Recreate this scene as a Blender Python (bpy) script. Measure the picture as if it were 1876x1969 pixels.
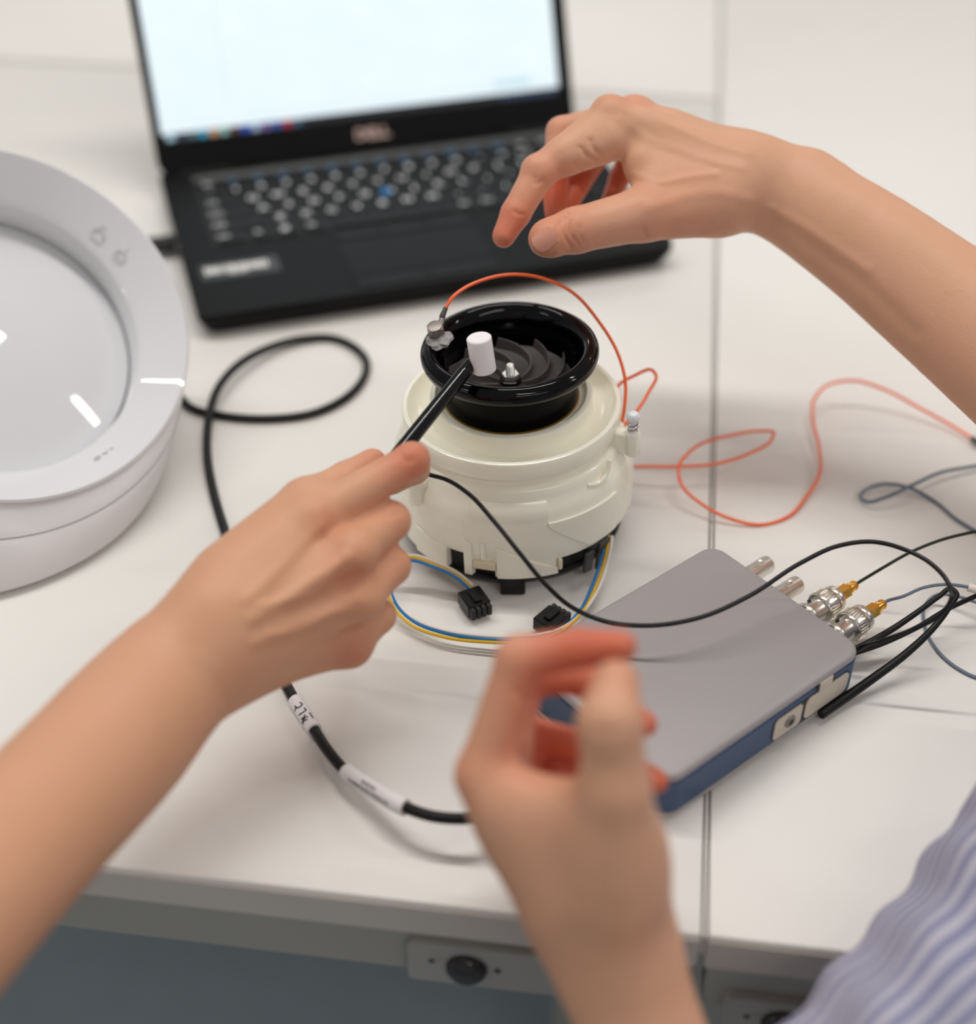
import bpy, bmesh, math, random
import numpy as np
from mathutils import Matrix, Vector
random.seed(4); np.random.seed(4)
for o in list(bpy.data.objects): bpy.data.objects.remove(o)
SC = bpy.context.scene; COL = SC.collection

# ------------------------------------------------------------------ camera
IW, IH, FPX = 1876, 1969, 2700.0
YAW, PITCH, ROLL, CAMH = -0.1318, 0.6856, 0.0028, 0.498       # table top is z = 0
def _axes():
    cy, sy, cp, sp = math.cos(YAW), math.sin(YAW), math.cos(PITCH), math.sin(PITCH)
    f = np.array([sy*cp, cy*cp, -sp]); r = np.array([cy, -sy, 0.0]); u = np.cross(r, f)
    c, s = math.cos(ROLL), math.sin(ROLL)
    return c*r + s*u, -s*r + c*u, f
CR, CU, CF = _axes(); CO = np.array([0, 0, CAMH])
cam = bpy.data.cameras.new('camera'); camo = bpy.data.objects.new('camera', cam); COL.objects.link(camo)
cam.sensor_fit = 'HORIZONTAL'; cam.sensor_width = 24.0; cam.lens = FPX/IW*24.0
cam.clip_start = 0.01; cam.clip_end = 50
m = Matrix.Identity(4)
for i in range(3):
    m[i][0], m[i][1], m[i][2], m[i][3] = CR[i], CU[i], -CF[i], CO[i]
camo.matrix_world = m
cam.dof.use_dof = True; cam.dof.focus_distance = 0.69; cam.dof.aperture_fstop = 1.9
SC.camera = camo
def ray(x, y): return (x-IW/2)/FPX*CR + (IH/2-y)/FPX*CU + CF
def P(x, y, d): return CO + ray(x, y)*d                        # a point at a distance along the view
def T(x, y, z=0.0):                                            # a point at a height above the table
    r = ray(x, y); return CO + r*((z-CAMH)/r[2])
def depth_of(X): return float((np.array(X)-CO) @ CF)

# ------------------------------------------------------------------ light
SC.view_settings.view_transform = 'Standard'; SC.view_settings.look = 'None'
SC.view_settings.gamma = 1.0; SC.view_settings.use_curve_mapping = False
SC.view_settings.exposure = 0.0
wd = bpy.data.worlds.new('room_light'); SC.world = wd; wd.use_nodes = True
bg = wd.node_tree.nodes['Background']; bg.inputs[0].default_value = (1.0, 0.975, 0.95, 1); bg.inputs[1].default_value = 0.31
def lamp(name, loc, sx, sy, power, rot=0.0, col=(1, 0.97, 0.93)):
    l = bpy.data.lights.new(name, 'AREA'); l.shape = 'RECTANGLE'; l.size = sx; l.size_y = sy; l.energy = power; l.color = col
    o = bpy.data.objects.new(name, l); COL.objects.link(o); o.location = loc; o.rotation_euler = (0, 0, rot)
    o['kind'] = 'structure'
    return o
# linear luminaires under the ceiling, two metres above the table
for k, (lx, ly, ln, pw) in enumerate(((-0.48, 1.015, 2.44, 29), (2.60, 1.015, 1.2, 14), (1.5, -1.3, 2.2, 18), (-2.7, -1.3, 1.2, 8), (-0.48, 3.9, 2.44, 20), (2.60, 3.9, 1.2, 10))):
    lamp('ceiling_lamp_%d' % (k+1), (lx, ly, 2.0), ln, 0.06, pw)

# ------------------------------------------------------------------ materials
def lin(c):
    return tuple(((v/255)/12.92 if v/255 <= 0.04045 else ((v/255+0.055)/1.055)**2.4) for v in c)
def mat(name, rgb, rough=0.5, metal=0.0, spec=0.5, noise=0.0, nscale=60, bump=0.0, bscale=300, sss=0.0, sssr=(1, .4, .25), coat=0.0, trans=0.0, emit=None, estr=0.0, linear=False):
    mt = bpy.data.materials.new(name); mt.use_nodes = True
    nt = mt.node_tree; b = nt.nodes['Principled BSDF']
    c = rgb if linear else lin(rgb)
    b.inputs['Base Color'].default_value = (*c, 1); b.inputs['Roughness'].default_value = rough
    b.inputs['Metallic'].default_value = metal; b.inputs['Specular IOR Level'].default_value = spec
    b.inputs['Coat Weight'].default_value = coat; b.inputs['Coat Roughness'].default_value = 0.05
    b.inputs['Transmission Weight'].default_value = trans
    if sss:
        b.inputs['Subsurface Weight'].default_value = sss; b.inputs['Subsurface Radius'].default_value = sssr; b.inputs['Subsurface Scale'].default_value = 0.004
    if emit: b.inputs['Emission Color'].default_value = (*lin(emit), 1); b.inputs['Emission Strength'].default_value = estr
    tc = nt.nodes.new('ShaderNodeTexCoord')
    if noise:
        n = nt.nodes.new('ShaderNodeTexNoise'); n.inputs['Scale'].default_value = nscale; n.inputs['Detail'].default_value = 5
        nt.links.new(tc.outputs['Object'], n.inputs['Vector'])
        mx = nt.nodes.new('ShaderNodeMix'); mx.data_type = 'RGBA'
        mx.inputs[6].default_value = (*[v*(1-noise) for v in c], 1); mx.inputs[7].default_value = (*[min(1, v*(1+noise)) for v in c], 1)
        nt.links.new(n.outputs['Fac'], mx.inputs[0]); nt.links.new(mx.outputs[2], b.inputs['Base Color'])
    if bump:
        n2 = nt.nodes.new('ShaderNodeTexNoise'); n2.inputs['Scale'].default_value = bscale; n2.inputs['Detail'].default_value = 4
        nt.links.new(tc.outputs['Object'], n2.inputs['Vector'])
        bp = nt.nodes.new('ShaderNodeBump'); bp.inputs['Strength'].default_value = bump; bp.inputs['Distance'].default_value = 0.0006
        nt.links.new(n2.outputs['Fac'], bp.inputs['Height']); nt.links.new(bp.outputs[0], b.inputs['Normal'])
    return mt
M = {}
M['desk'] = mat('white_laminate', (229, 226, 221), 0.38, noise=0.02, nscale=25)
M['desk_edge'] = mat('desk_edge_strip', (190, 184, 178), 0.45)
M['apron'] = mat('grey_painted_steel', (150, 149, 144), 0.5, noise=0.03, nscale=40)
M['plate'] = mat('grey_lock_plate', (154, 153, 149), 0.5)
M['floor'] = mat('blue_grey_floor', (146, 156, 164), 0.75, noise=0.06, nscale=30)
M['darkgap'] = mat('dark_gap', (60, 58, 55), 0.7)
M['knob'] = mat('dark_knob', (38, 38, 40), 0.22)
M['lap'] = mat('laptop_black', (19, 19, 20), 0.55, spec=0.14, bump=0.05, bscale=1500)
M['key'] = mat('key_black', (12, 12, 13), 0.5, spec=0.25)
M['kbtray'] = mat('keyboard_well', (10, 10, 11), 0.6)
M['hinge'] = mat('hinge_grey', (88, 88, 88), 0.5, spec=0.3)
M['legend'] = mat('key_legend', (206, 206, 206), 0.6)
M['legend_blue'] = mat('key_legend_blue', (70, 140, 190), 0.6)
M['track'] = mat('blue_pointing_stick', (40, 140, 210), 0.5)
M['logo'] = mat('logo_silver', (214, 186, 176), 0.4)
M['sticker'] = mat('sticker_dark', (46, 45, 47), 0.4)
M['stickerprint'] = mat('sticker_print', (226, 224, 220), 0.5)
M['appliance'] = mat('glossy_white_plastic', (222, 222, 225), 0.035)
M['appliance_body'] = mat('satin_white_plastic', (222, 218, 219), 0.3)
M['seam'] = mat('grey_seam', (150, 148, 150), 0.4)
M['icon'] = mat('icon_grey', (198, 198, 202), 0.3)
M['ivory'] = mat('ivory_nylon', (253, 248, 230), 0.17, spec=0.5, sss=0.25, sssr=(1, .85, .6), noise=0.015, nscale=50)
M['ivory2'] = mat('ivory_nylon_yellow', (232, 221, 192), 0.35, sss=0.2, sssr=(1, .8, .5))
M['blackgloss'] = mat('glossy_black_plastic', (4, 4, 5), 0.08, spec=0.24)
M['black'] = mat('black_plastic', (13, 13, 14), 0.38, spec=0.3)
M['blackmatte'] = mat('matte_black_plastic', (22, 22, 22), 0.6)
M['darkgrey'] = mat('dark_grey_plastic', (62, 63, 62), 0.5)
M['gold_ring'] = mat('gold_gasket', (170, 135, 50), 0.3, metal=0.6)
M['impeller'] = mat('impeller_grey', (52, 48, 47), 0.45)
M['blade'] = mat('blade_grey', (96, 89, 87), 0.35)
M['steel'] = mat('zinc_steel', (222, 222, 218), 0.33, metal=0.9)
M['nickel'] = mat('nickel_plate', (228, 223, 214), 0.27, metal=1.0)
M['brushed'] = mat('bead_blasted_plate', (205, 194, 180), 0.45, metal=0.35)
M['gold'] = mat('gold_plate', (252, 204, 104), 0.24, metal=1.0)
M['wiresteel'] = mat('spring_wire', (70, 66, 58), 0.3, metal=1.0)
M['pin'] = mat('translucent_white_pin', (232, 234, 240), 0.25, sss=0.3, sssr=(1, 1, 1))
M['w_blue'] = mat('wire_blue', (16, 112, 178), 0.4)
M['w_yellow'] = mat('wire_yellow', (226, 178, 28), 0.4)
M['w_white'] = mat('wire_white', (233, 224, 212), 0.4)
M['orange'] = mat('orange_cable_jacket', (250, 108, 52), 0.4)
M['sensor'] = mat('sensor_titanium', (140, 132, 126), 0.42, metal=0.75, bump=0.15, bscale=900)
M['wax'] = mat('grey_mounting_wax', (150, 147, 146), 0.4, noise=0.5, nscale=420, bump=1.0, bscale=420)
M['boot'] = mat('dark_boot', (64, 64, 62), 0.5)
M['tipwhite'] = mat('white_nylon_tip', (240, 236, 236), 0.5, sss=0.2, sssr=(1, 1, 1))
M['handle'] = mat('hammer_handle_black', (7, 7, 9), 0.12, spec=0.4)
M['cable'] = mat('black_cable_jacket', (11, 11, 12), 0.42, spec=0.3)
M['cable2'] = mat('thin_black_cable', (13, 11, 15), 0.4, spec=0.3)
M['green_cable'] = mat('dark_green_cable', (22, 34, 14), 0.35)
M['grey_cable'] = mat('blue_grey_cable', (104, 118, 134), 0.4)
M['sleeve'] = mat('white_label_sleeve', (236, 232, 234), 0.45)
M['ink'] = mat('black_ink', (26, 22, 34), 0.6)
M['print'] = mat('grey_print', (66, 64, 70), 0.6)
M['boxtop'] = mat('grey_anodised', (160, 154, 155), 0.5, metal=0.15, noise=0.05, nscale=900)
M['boxedge'] = mat('grey_edge', (168, 166, 163), 0.4, metal=0.25)
M['boxblue'] = mat('blue_plastic_band', (44, 72, 108), 0.42)
M['groove'] = mat('dark_groove', (26, 30, 36), 0.6)
M['nail'] = mat('nail', (224, 158, 136), 0.3)

def skin_material(name, base, red):
    mt = bpy.data.materials.new(name); mt.use_nodes = True; nt = mt.node_tree; b = nt.nodes['Principled BSDF']
    at = nt.nodes.new('ShaderNodeAttribute'); at.attribute_name = 'flush'
    tc = nt.nodes.new('ShaderNodeTexCoord')
    n = nt.nodes.new('ShaderNodeTexNoise'); n.inputs['Scale'].default_value = 38; n.inputs['Detail'].default_value = 4
    nt.links.new(tc.outputs['Object'], n.inputs['Vector'])
    m1 = nt.nodes.new('ShaderNodeMix'); m1.data_type = 'RGBA'
    c = lin(base); m1.inputs[6].default_value = (c[0]*0.93, c[1]*0.93, c[2]*0.86, 1); m1.inputs[7].default_value = (min(1, c[0]*1.05), c[1]*1.02, c[2]*1.08, 1)
    nt.links.new(n.outputs['Fac'], m1.inputs[0])
    m2 = nt.nodes.new('ShaderNodeMix'); m2.data_type = 'RGBA'; m2.inputs[7].default_value = (*lin(red), 1)
    nt.links.new(at.outputs['Fac'], m2.inputs[0]); nt.links.new(m1.outputs[2], m2.inputs[6]); nt.links.new(m2.outputs[2], b.inputs['Base Color'])
    b.inputs['Roughness'].default_value = 0.48; b.inputs['Specular IOR Level'].default_value = 0.35
    b.inputs['Subsurface Weight'].default_value = 0.10; b.inputs['Subsurface Radius'].default_value = (1, .35, .2); b.inputs['Subsurface Scale'].default_value = 0.004
    n2 = nt.nodes.new('ShaderNodeTexVoronoi'); n2.inputs['Scale'].default_value = 900
    nt.links.new(tc.outputs['Object'], n2.inputs['Vector'])
    n3 = nt.nodes.new('ShaderNodeTexNoise'); n3.inputs['Scale'].default_value = 160; n3.inputs['Detail'].default_value = 5
    nt.links.new(tc.outputs['Object'], n3.inputs['Vector'])
    ad = nt.nodes.new('ShaderNodeMath'); ad.operation = 'MULTIPLY_ADD'; ad.inputs[1].default_value = 0.25
    nt.links.new(n2.outputs['Distance'], ad.inputs[0]); nt.links.new(n3.outputs['Fac'], ad.inputs[2])
    bp = nt.nodes.new('ShaderNodeBump'); bp.inputs['Strength'].default_value = 0.28; bp.inputs['Distance'].default_value = 0.0008
    nt.links.new(ad.outputs[0], bp.inputs['Height']); nt.links.new(bp.outputs[0], b.inputs['Normal'])
    return mt
M['skin'] = skin_material('skin', (217, 166, 135), (208, 108, 80))
M['skin2'] = skin_material('skin_tan', (213, 160, 127), (202, 103, 75))

def shirt_material():
    mt = bpy.data.materials.new('striped_cotton'); mt.use_nodes = True; nt = mt.node_tree; b = nt.nodes['Principled BSDF']
    at = nt.nodes.new('ShaderNodeAttribute'); at.attribute_name = 'stripe'
    ma = nt.nodes.new('ShaderNodeMath'); ma.operation = 'SINE'
    nt.links.new(at.outputs['Fac'], ma.inputs[0])
    rp = nt.nodes.new('ShaderNodeValToRGB'); e = rp.color_ramp.elements
    e[0].position = 0.36; e[0].color = (*lin((134, 136, 166)), 1); e[1].position = 0.6; e[1].color = (*lin((188, 186, 200)), 1)
    mr = nt.nodes.new('ShaderNodeMath'); mr.operation = 'MULTIPLY_ADD'; mr.inputs[1].default_value = 0.5; mr.inputs[2].default_value = 0.5
    nt.links.new(ma.outputs[0], mr.inputs[0]); nt.links.new(mr.outputs[0], rp.inputs[0]); nt.links.new(rp.outputs[0], b.inputs['Base Color'])
    b.inputs['Roughness'].default_value = 0.85; b.inputs['Specular IOR Level'].default_value = 0.15
    return mt
M['shirt'] = shirt_material()

# ------------------------------------------------------------------ mesh helpers
def thing(name, label, cat, loc, group=None):
    o = bpy.data.objects.new(name, None); COL.objects.link(o); o.location = tuple(loc); o.empty_display_size = 0.02
    o['label'] = label; o['category'] = cat
    if group: o['group'] = group
    return o
def origin_of(par):
    v = Vector((0, 0, 0))
    while par is not None: v = v + par.location; par = par.parent
    return v
def link(name, me, mt, parent=None, label=None):
    o = bpy.data.objects.new(name, me); COL.objects.link(o)
    if mt is not None and len(me.materials) == 0: me.materials.append(M[mt] if isinstance(mt, str) else mt)
    if parent is not None: o.parent = parent
    if label: o['label'] = label
    return o
def build(name, V, F, mt, parent=None, label=None, smooth=True, local=False, base=None):
    """one mesh object; V in world space unless local, and stored relative to the parent (or to base)"""
    V = np.asarray(V, float)
    off = np.zeros(3)
    if not local:
        off = np.array(origin_of(parent)) if parent is not None else (np.array(base) if base is not None else V.min(0)*[.5, .5, 1]+V.max(0)*[.5, .5, 0])
        V = V - off
    me = bpy.data.meshes.new(name); me.from_pydata(V.tolist(), [], [list(map(int, f)) for f in F]); me.update()
    if smooth:
        me.polygons.foreach_set('use_smooth', [True]*len(me.polygons))
        try: me.set_sharp_from_angle(angle=math.radians(38))
        except Exception: pass
    o = link(name, me, mt, parent, label)
    if parent is None: o.location = tuple(off)
    return o
def tag(o, label, cat, group=None):
    o['label'] = label; o['category'] = cat
    if group: o['group'] = group
    return o
def merge(*parts):
    V, F, n = [], [], 0
    for v, f in parts:
        v = np.asarray(v, float); V.append(v); F += [[i+n for i in q] for q in f]; n += len(v)
    return np.concatenate(V), F
def bevel_box(sx, sy, sz, b=0.0, seg=2):
    bm = bmesh.new(); bmesh.ops.create_cube(bm, size=1)
    for v in bm.verts: v.co = Vector((v.co.x*sx, v.co.y*sy, v.co.z*sz))
    if b > 0: bmesh.ops.bevel(bm, geom=list(bm.edges), offset=b, segments=seg, affect='EDGES', profile=0.5)
    bm.verts.index_update()
    V = np.array([v.co[:] for v in bm.verts]); F = [[v.index for v in f.verts] for f in bm.faces]; bm.free()
    return V, F
def xf(VF, loc=(0, 0, 0), ax=None):
    """place a local mesh: ax = 3 world axes as rows"""
    V, F = VF; V = np.asarray(V, float)
    if ax is not None: V = V @ np.asarray(ax, float)
    return V + np.asarray(loc, float), F
def lathe(prof, n=64, closed=False, a0=0.0, a1=2*math.pi):
    full = abs(a1-a0-2*math.pi) < 1e-6
    k = n if full else n+1
    V = []
    for r, z in prof:
        for i in range(k):
            a = a0+(a1-a0)*i/n; V.append((r*math.cos(a), r*math.sin(a), z))
    F = []; m_ = len(prof)
    for j in range(m_ if closed else m_-1):
        j2 = (j+1) % m_
        for i in range(n):
            i2 = (i+1) % k if full else i+1
            F.append([j*k+i, j*k+i2, j2*k+i2, j2*k+i])
    if not full and closed:
        F.append([j*k for j in range(m_)][::-1]); F.append([j*k+n for j in range(m_)])
    return np.array(V), F
def cap_lathe(prof, n=48):
    """lathe whose first and last radius are closed by n-gons"""
    V, F = lathe(prof, n); F = list(F)
    F.append(list(range(n))[::-1]); F.append([(len(prof)-1)*n+i for i in range(n)])
    return V, F
def spline(pts, sub=8):
    p = np.asarray(pts, float); out = []
    q = np.vstack([2*p[0]-p[1], p, 2*p[-1]-p[-2]])
    for i in range(1, len(q)-2):
        a, b, c, d = q[i-1], q[i], q[i+1], q[i+2]
        # centripetal-like tangents limited by chord lengths
        lb = np.linalg.norm(c-b)+1e-9; la = np.linalg.norm(b-a)+1e-9; lc = np.linalg.norm(d-c)+1e-9
        m1 = ((c-b)/lb*la + (b-a)/la*lb)/(la+lb)*lb; m2 = ((d-c)/lc*lb + (c-b)/lb*lc)/(lb+lc)*lb
        for k in range(sub):
            t = k/sub; t2, t3 = t*t, t*t*t
            out.append((2*t3-3*t2+1)*b + (t3-2*t2+t)*m1 + (-2*t3+3*t2)*c + (t3-t2)*m2)
    out.append(p[-1]); return np.array(out)
def frames(path):
    t = np.gradient(path, axis=0); t /= np.linalg.norm(t, axis=1)[:, None]+1e-12
    n = np.cross(t[0], [0, 0, 1.0]); 
    if np.linalg.norm(n) < 1e-3: n = np.cross(t[0], [1.0, 0, 0])
    n /= np.linalg.norm(n); N = []
    for i in range(len(path)):
        n = n - t[i]*(n@t[i]); n /= np.linalg.norm(n)+1e-12; N.append(n.copy())
    N = np.array(N); return t, N, np.cross(t, N)
def tube(pts, r, n=10, sub=8, smooth=True):
    path = spline(pts, sub) if smooth else np.asarray(pts, float)
    rr = np.interp(np.linspace(0, 1, len(path)), np.linspace(0, 1, len(r)), r) if hasattr(r, '__len__') else np.full(len(path), r)
    t, N, B = frames(path); V = []; F = []
    for i in range(len(path)):
        for k in range(n):
            a = 2*math.pi*k/n; V.append(path[i] + rr[i]*(math.cos(a)*N[i]+math.sin(a)*B[i]))
    for i in range(len(path)-1):
        for k in range(n):
            k2 = (k+1) % n; F.append([i*n+k, i*n+k2, (i+1)*n+k2, (i+1)*n+k])
    F.append(list(range(n))[::-1]); F.append([(len(path)-1)*n+k for k in range(n)])
    return np.array(V), F
def axes_from(z, x=None):
    z = np.asarray(z, float); z = z/np.linalg.norm(z)
    x = np.array([1.0, 0, 0]) if x is None else np.asarray(x, float)
    x = x - z*(x@z)
    if np.linalg.norm(x) < 1e-6: x = np.cross([0, 1.0, 0], z)
    x /= np.linalg.norm(x); return np.array([x, np.cross(z, x), z])
def prism(poly, z0, z1):
    n = len(poly); V = [(x, y, z0) for x, y in poly]+[(x, y, z1) for x, y in poly]
    F = [list(range(n))[::-1], list(range(n, 2*n))]+[[i, (i+1) % n, n+(i+1) % n, n+i] for i in range(n)]
    return np.array(V, float), F
def rrect(x0, y0, x1, y1, r, k=6):
    pts = []
    for cx, cy, a in ((x1-r, y1-r, 0), (x0+r, y1-r, 90), (x0+r, y0+r, 180), (x1-r, y0+r, 270)):
        for i in range(k+1):
            t = math.radians(a+90*i/k); pts.append((cx+r*math.cos(t), cy+r*math.sin(t)))
    return pts
_txt = {}
def text2d(s, size, bold=0.0):
    if (s, size, bold) not in _txt:
        cu = bpy.data.curves.new('t', 'FONT'); cu.body = s; cu.size = size; cu.align_x = 'CENTER'; cu.align_y = 'CENTER'; cu.resolution_u = 2; cu.offset = bold
        ob = bpy.data.objects.new('t', cu); me = bpy.data.meshes.new_from_object(ob)
        V = np.array([v.co[:] for v in me.vertices]).reshape(-1, 3); F = [list(p.vertices) for p in me.polygons]
        bpy.data.objects.remove(ob); bpy.data.curves.remove(cu); bpy.data.meshes.remove(me); _txt[(s, size, bold)] = (V, F)
    return _txt[(s, size, bold)]

# ------------------------------------------------------------------ implicit surfaces (hands, sleeves)
def cone(a, ra, b, rb, k=0.004, flat=None, s=1.0):
    return dict(a=np.asarray(a, float), b=np.asarray(b, float), ra=ra, rb=rb, k=k, flat=flat, s=s)
def prim_d(X, p):
    a, b = p['a'], p['b']
    if p['flat'] is not None and p['s'] != 1.0:
        n = p['flat']; q = 1.0/p['s']-1.0
        X = X + ((X-a) @ n)[..., None]*n*q; b = b + ((b-a) @ n)*n*q
    ab = b-a; L = ab@ab+1e-12; t = np.clip(((X-a)@ab)/L, 0, 1)
    d = np.sqrt((((X-a)-t[..., None]*ab)**2).sum(-1)) - (p['ra']+t*(p['rb']-p['ra']))
    return d*(min(1.0, p['s']) if p['flat'] is not None else 1.0)
def sdf_mesh(prims, vox, cuts=(), relax=3):
    flatp = [q for p in prims for q in (p['group'] if 'group' in p else [p])]
    lo = np.min([np.minimum(p['a']-p['ra'], p['b']-p['rb']) for p in flatp], 0)-4*vox
    hi = np.max([np.maximum(p['a']+p['ra'], p['b']+p['rb']) for p in flatp], 0)+4*vox
    n = np.ceil((hi-lo)/vox).astype(int)+1
    G = np.full(tuple(n), 0.05, np.float32)
    ax = [lo[i]+vox*np.arange(n[i]) for i in range(3)]
    def region(p, pad):
        l = np.minimum(p['a']-p['ra'], p['b']-p['rb'])-pad; h = np.maximum(p['a']+p['ra'], p['b']+p['rb'])+pad
        i0 = np.clip(np.floor((l-lo)/vox).astype(int), 0, n); i1 = np.clip(np.ceil((h-lo)/vox).astype(int)+1, 0, n)
        s = tuple(slice(i0[i], i1[i]) for i in range(3))
        X = np.stack(np.meshgrid(ax[0][s[0]], ax[1][s[1]], ax[2][s[2]], indexing='ij'), -1)
        return s, X
    for p in prims:
        if 'group' in p:                                          # hard union of a chain first, then one soft blend
            D = np.full(tuple(n), 0.05, np.float32); k = p['k']
            for q in p['group']:
                s, X = region(q, k+3*vox); D[s] = np.minimum(D[s], prim_d(X, q))
            h = np.maximum(k-np.abs(G-D), 0)/k; G = np.minimum(G, D)-h*h*k*0.25
            continue
        s, X = region(p, p['k']+3*vox); d = prim_d(X, p); g = G[s]; k = p['k']
        h = np.maximum(k-np.abs(g-d), 0)/k; G[s] = np.minimum(g, d)-h*h*k*0.25
    for p in cuts:
        s, X = region(p, p['k']+3*vox); d = -prim_d(X, p); g = G[s]; k = p['k']
        h = np.maximum(k-np.abs(g-d), 0)/k; G[s] = np.maximum(g, d)+h*h*k*0.25
    # surface nets
    S = G < 0; c = n-1
    acc = np.zeros((*c, 3), np.float32); cnt = np.zeros(tuple(c), np.float32)
    for axis in range(3):
        o1, o2 = [i for i in range(3) if i != axis]
        sl0 = [slice(None)]*3; sl1 = [slice(None)]*3; sl0[axis] = slice(0, -1); sl1[axis] = slice(1, None)
        g0, g1 = G[tuple(sl0)], G[tuple(sl1)]; cr = (g0 < 0) != (g1 < 0)
        t = np.where(cr, g0/np.where(cr, g0-g1, 1), 0)
        for d1 in (0, 1):
            for d2 in (0, 1):
                ss = [slice(None)]*3; ss[o1] = slice(d1, d1+c[o1]); ss[o2] = slice(d2, d2+c[o2]); ss = tuple(ss)
                crs = cr[ss]; cnt += crs
                acc[..., axis] += np.where(crs, t[ss], 0); acc[..., o1] += crs*d1; acc[..., o2] += crs*d2
    act = cnt > 0; idx = -np.ones(tuple(c), np.int64); idx[act] = np.arange(act.sum())
    cells = np.argwhere(act); V = lo+vox*(cells+acc[act]/cnt[act][:, None])
    F = []
    for axis in range(3):
        o1, o2 = (axis+1) % 3, (axis+2) % 3
        sl0 = [slice(None)]*3; sl1 = [slice(None)]*3; sl0[axis] = slice(0, -1); sl1[axis] = slice(1, None)
        a, b = S[tuple(sl0)], S[tuple(sl1)]
        E = np.argwhere(a != b); E = E[(E[:, o1] > 0) & (E[:, o2] > 0) & (E[:, o1] < c[o1]) & (E[:, o2] < c[o2])]
        fl = a[tuple(E.T)]
        q = []
        for d1, d2 in ((1, 1), (0, 1), (0, 0), (1, 0)):
            e = E.copy(); e[:, o1] -= d1; e[:, o2] -= d2; q.append(idx[tuple(e.T)])
        q = np.stack(q, 1); q[~fl] = q[~fl][:, ::-1]; F.append(q)
    F = np.concatenate(F); F = F[(F >= 0).all(1)]
    e = np.concatenate([F[:, [0, 1]], F[:, [1, 2]], F[:, [2, 3]], F[:, [3, 0]]]); e = np.concatenate([e, e[:, ::-1]])
    deg = np.bincount(e[:, 0], minlength=len(V))[:, None]
    for it in range(relax):
        A = np.stack([np.bincount(e[:, 0], weights=V[e[:, 1], i], minlength=len(V)) for i in range(3)], 1)/np.maximum(deg, 1)
        V = V+0.5*(A-V)
    return V, F
def fast_mesh(name, V, F, mt, parent, attrs=None):
    off = np.array(origin_of(parent)); V = (V-off).astype(np.float32)
    me = bpy.data.meshes.new(name); nf = len(F)
    me.vertices.add(len(V)); me.vertices.foreach_set('co', V.ravel())
    me.loops.add(nf*4); me.loops.foreach_set('vertex_index', F.ravel().astype(np.int32))
    me.polygons.add(nf); me.polygons.foreach_set('loop_start', np.arange(0, nf*4, 4, dtype=np.int32))
    me.polygons.foreach_set('use_smooth', np.ones(nf, bool))
    me.update(calc_edges=True); me.validate()
    for k, v in (attrs or {}).items():
        at = me.attributes.new(k, 'FLOAT', 'POINT'); at.data.foreach_set('value', np.asarray(v, np.float32))
    return link(name, me, mt, parent)

# ================================================================== the setting
FRONT, SEAM, BACKY = 0.344, 0.0444, 1.196
V, F = bevel_box(6, 6, 0.02); o = build('floor', V+[0, 0.6, -0.74], F, 'floor', smooth=False); o['kind'] = 'structure'

def desk(label, x0, x1, y0, y1, lock_x=None, lock_dz=0.0, front=True):
    t = thing('desk', label, 'desk', ((x0+x1)/2, (y0+y1)/2, -0.73))
    cx, cy = (x0+x1)/2, (y0+y1)/2
    V, F = bevel_box(x1-x0, y1-y0, 0.022, 0.0014, 2); build('tabletop', V+[cx, cy, -0.011], F, 'desk', t)
    if front:
        V, F = bevel_box(x1-x0, 0.0012, 0.0185, 0.0004, 1); build('edge_strip', V+[cx, y0-0.0005, -0.0117], F, 'desk_edge', t, 'taupe edge strip')
        V, F = bevel_box(x1-x0-0.004, 0.018, 0.030, 0.0012, 1); build('front_rail', V+[cx, y0+0.0105, -0.0375], F, 'apron', t, 'grey steel front rail')
    for sx in (x0+0.05, x1-0.05):
        for sy in (y0+0.30, y1-0.10):
            V, F = bevel_box(0.045, 0.045, 0.708, 0.003, 1); build('leg', V+[sx, sy, -0.376], F, 'apron', t)
    if lock_x is not None:
        z = -0.0392+lock_dz
        pl, f = prism(rrect(-0.033, -0.0140, 0.040, 0.0140, 0.003), 0, 0.004)
        AX = np.array([[1, 0, 0], [0, 0, 1], [0, -1, 0]], float)
        pv, pf = xf((pl, f), (lock_x, y0+0.0015, z), AX); lp = build('lock_plate', pv, pf, 'plate', t, smooth=False)
        sl, f = prism(rrect(-0.024, -0.0024, -0.010, 0.0024, 0.0023), 0.004, 0.0043); build('slot', *xf((sl, f), (lock_x, y0+0.0015, z+0.002), AX), 'apron', lp)
        dt, f = prism(rrect(-0.0235, -0.0012, -0.021, 0.0012, 0.0011), 0.0043, 0.0046); build('slot_pin', *xf((dt, f), (lock_x, y0+0.0015, z+0.002), AX), 'knob', lp)
        build('knob', *xf(cap_lathe([(0.0090, 0.003), (0.0092, 0.0045), (0.0086, 0.0065), (0.0066, 0.0085), (0.0038, 0.0096), (0.001, 0.0099)], 28), (lock_x-0.0070, y0+0.0015, z-0.0005), AX), 'knob', lp, 'dark domed knob')
        build('screw', *xf(cap_lathe([(0.0015, 0.004), (0.0014, 0.0045)], 14), (lock_x+0.0065, y0+0.0015, z), AX), 'knob', lp)
        # plate bracket behind, joined to the rail
        V, F = bevel_box(0.05, 0.012, 0.030, 0.001, 1); build('lock_body', V+[lock_x, y0+0.0085, z+0.002], F, 'apron', t)
    return t
d1 = desk('white desk under the laptop and the fan, grey front rail', -1.35, SEAM-0.0014, FRONT, BACKY-0.004, lock_x=-0.047)
desk('white desk to the right of the long gap, under the cable loops', SEAM+0.0014, 1.25, FRONT, 2.0, lock_x=0.0895, lock_dz=-0.0135)
desk('white desk behind the laptop, beyond the cross gap', -1.35, SEAM-0.0014, BACKY+0.004, 2.0, front=False)

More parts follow.
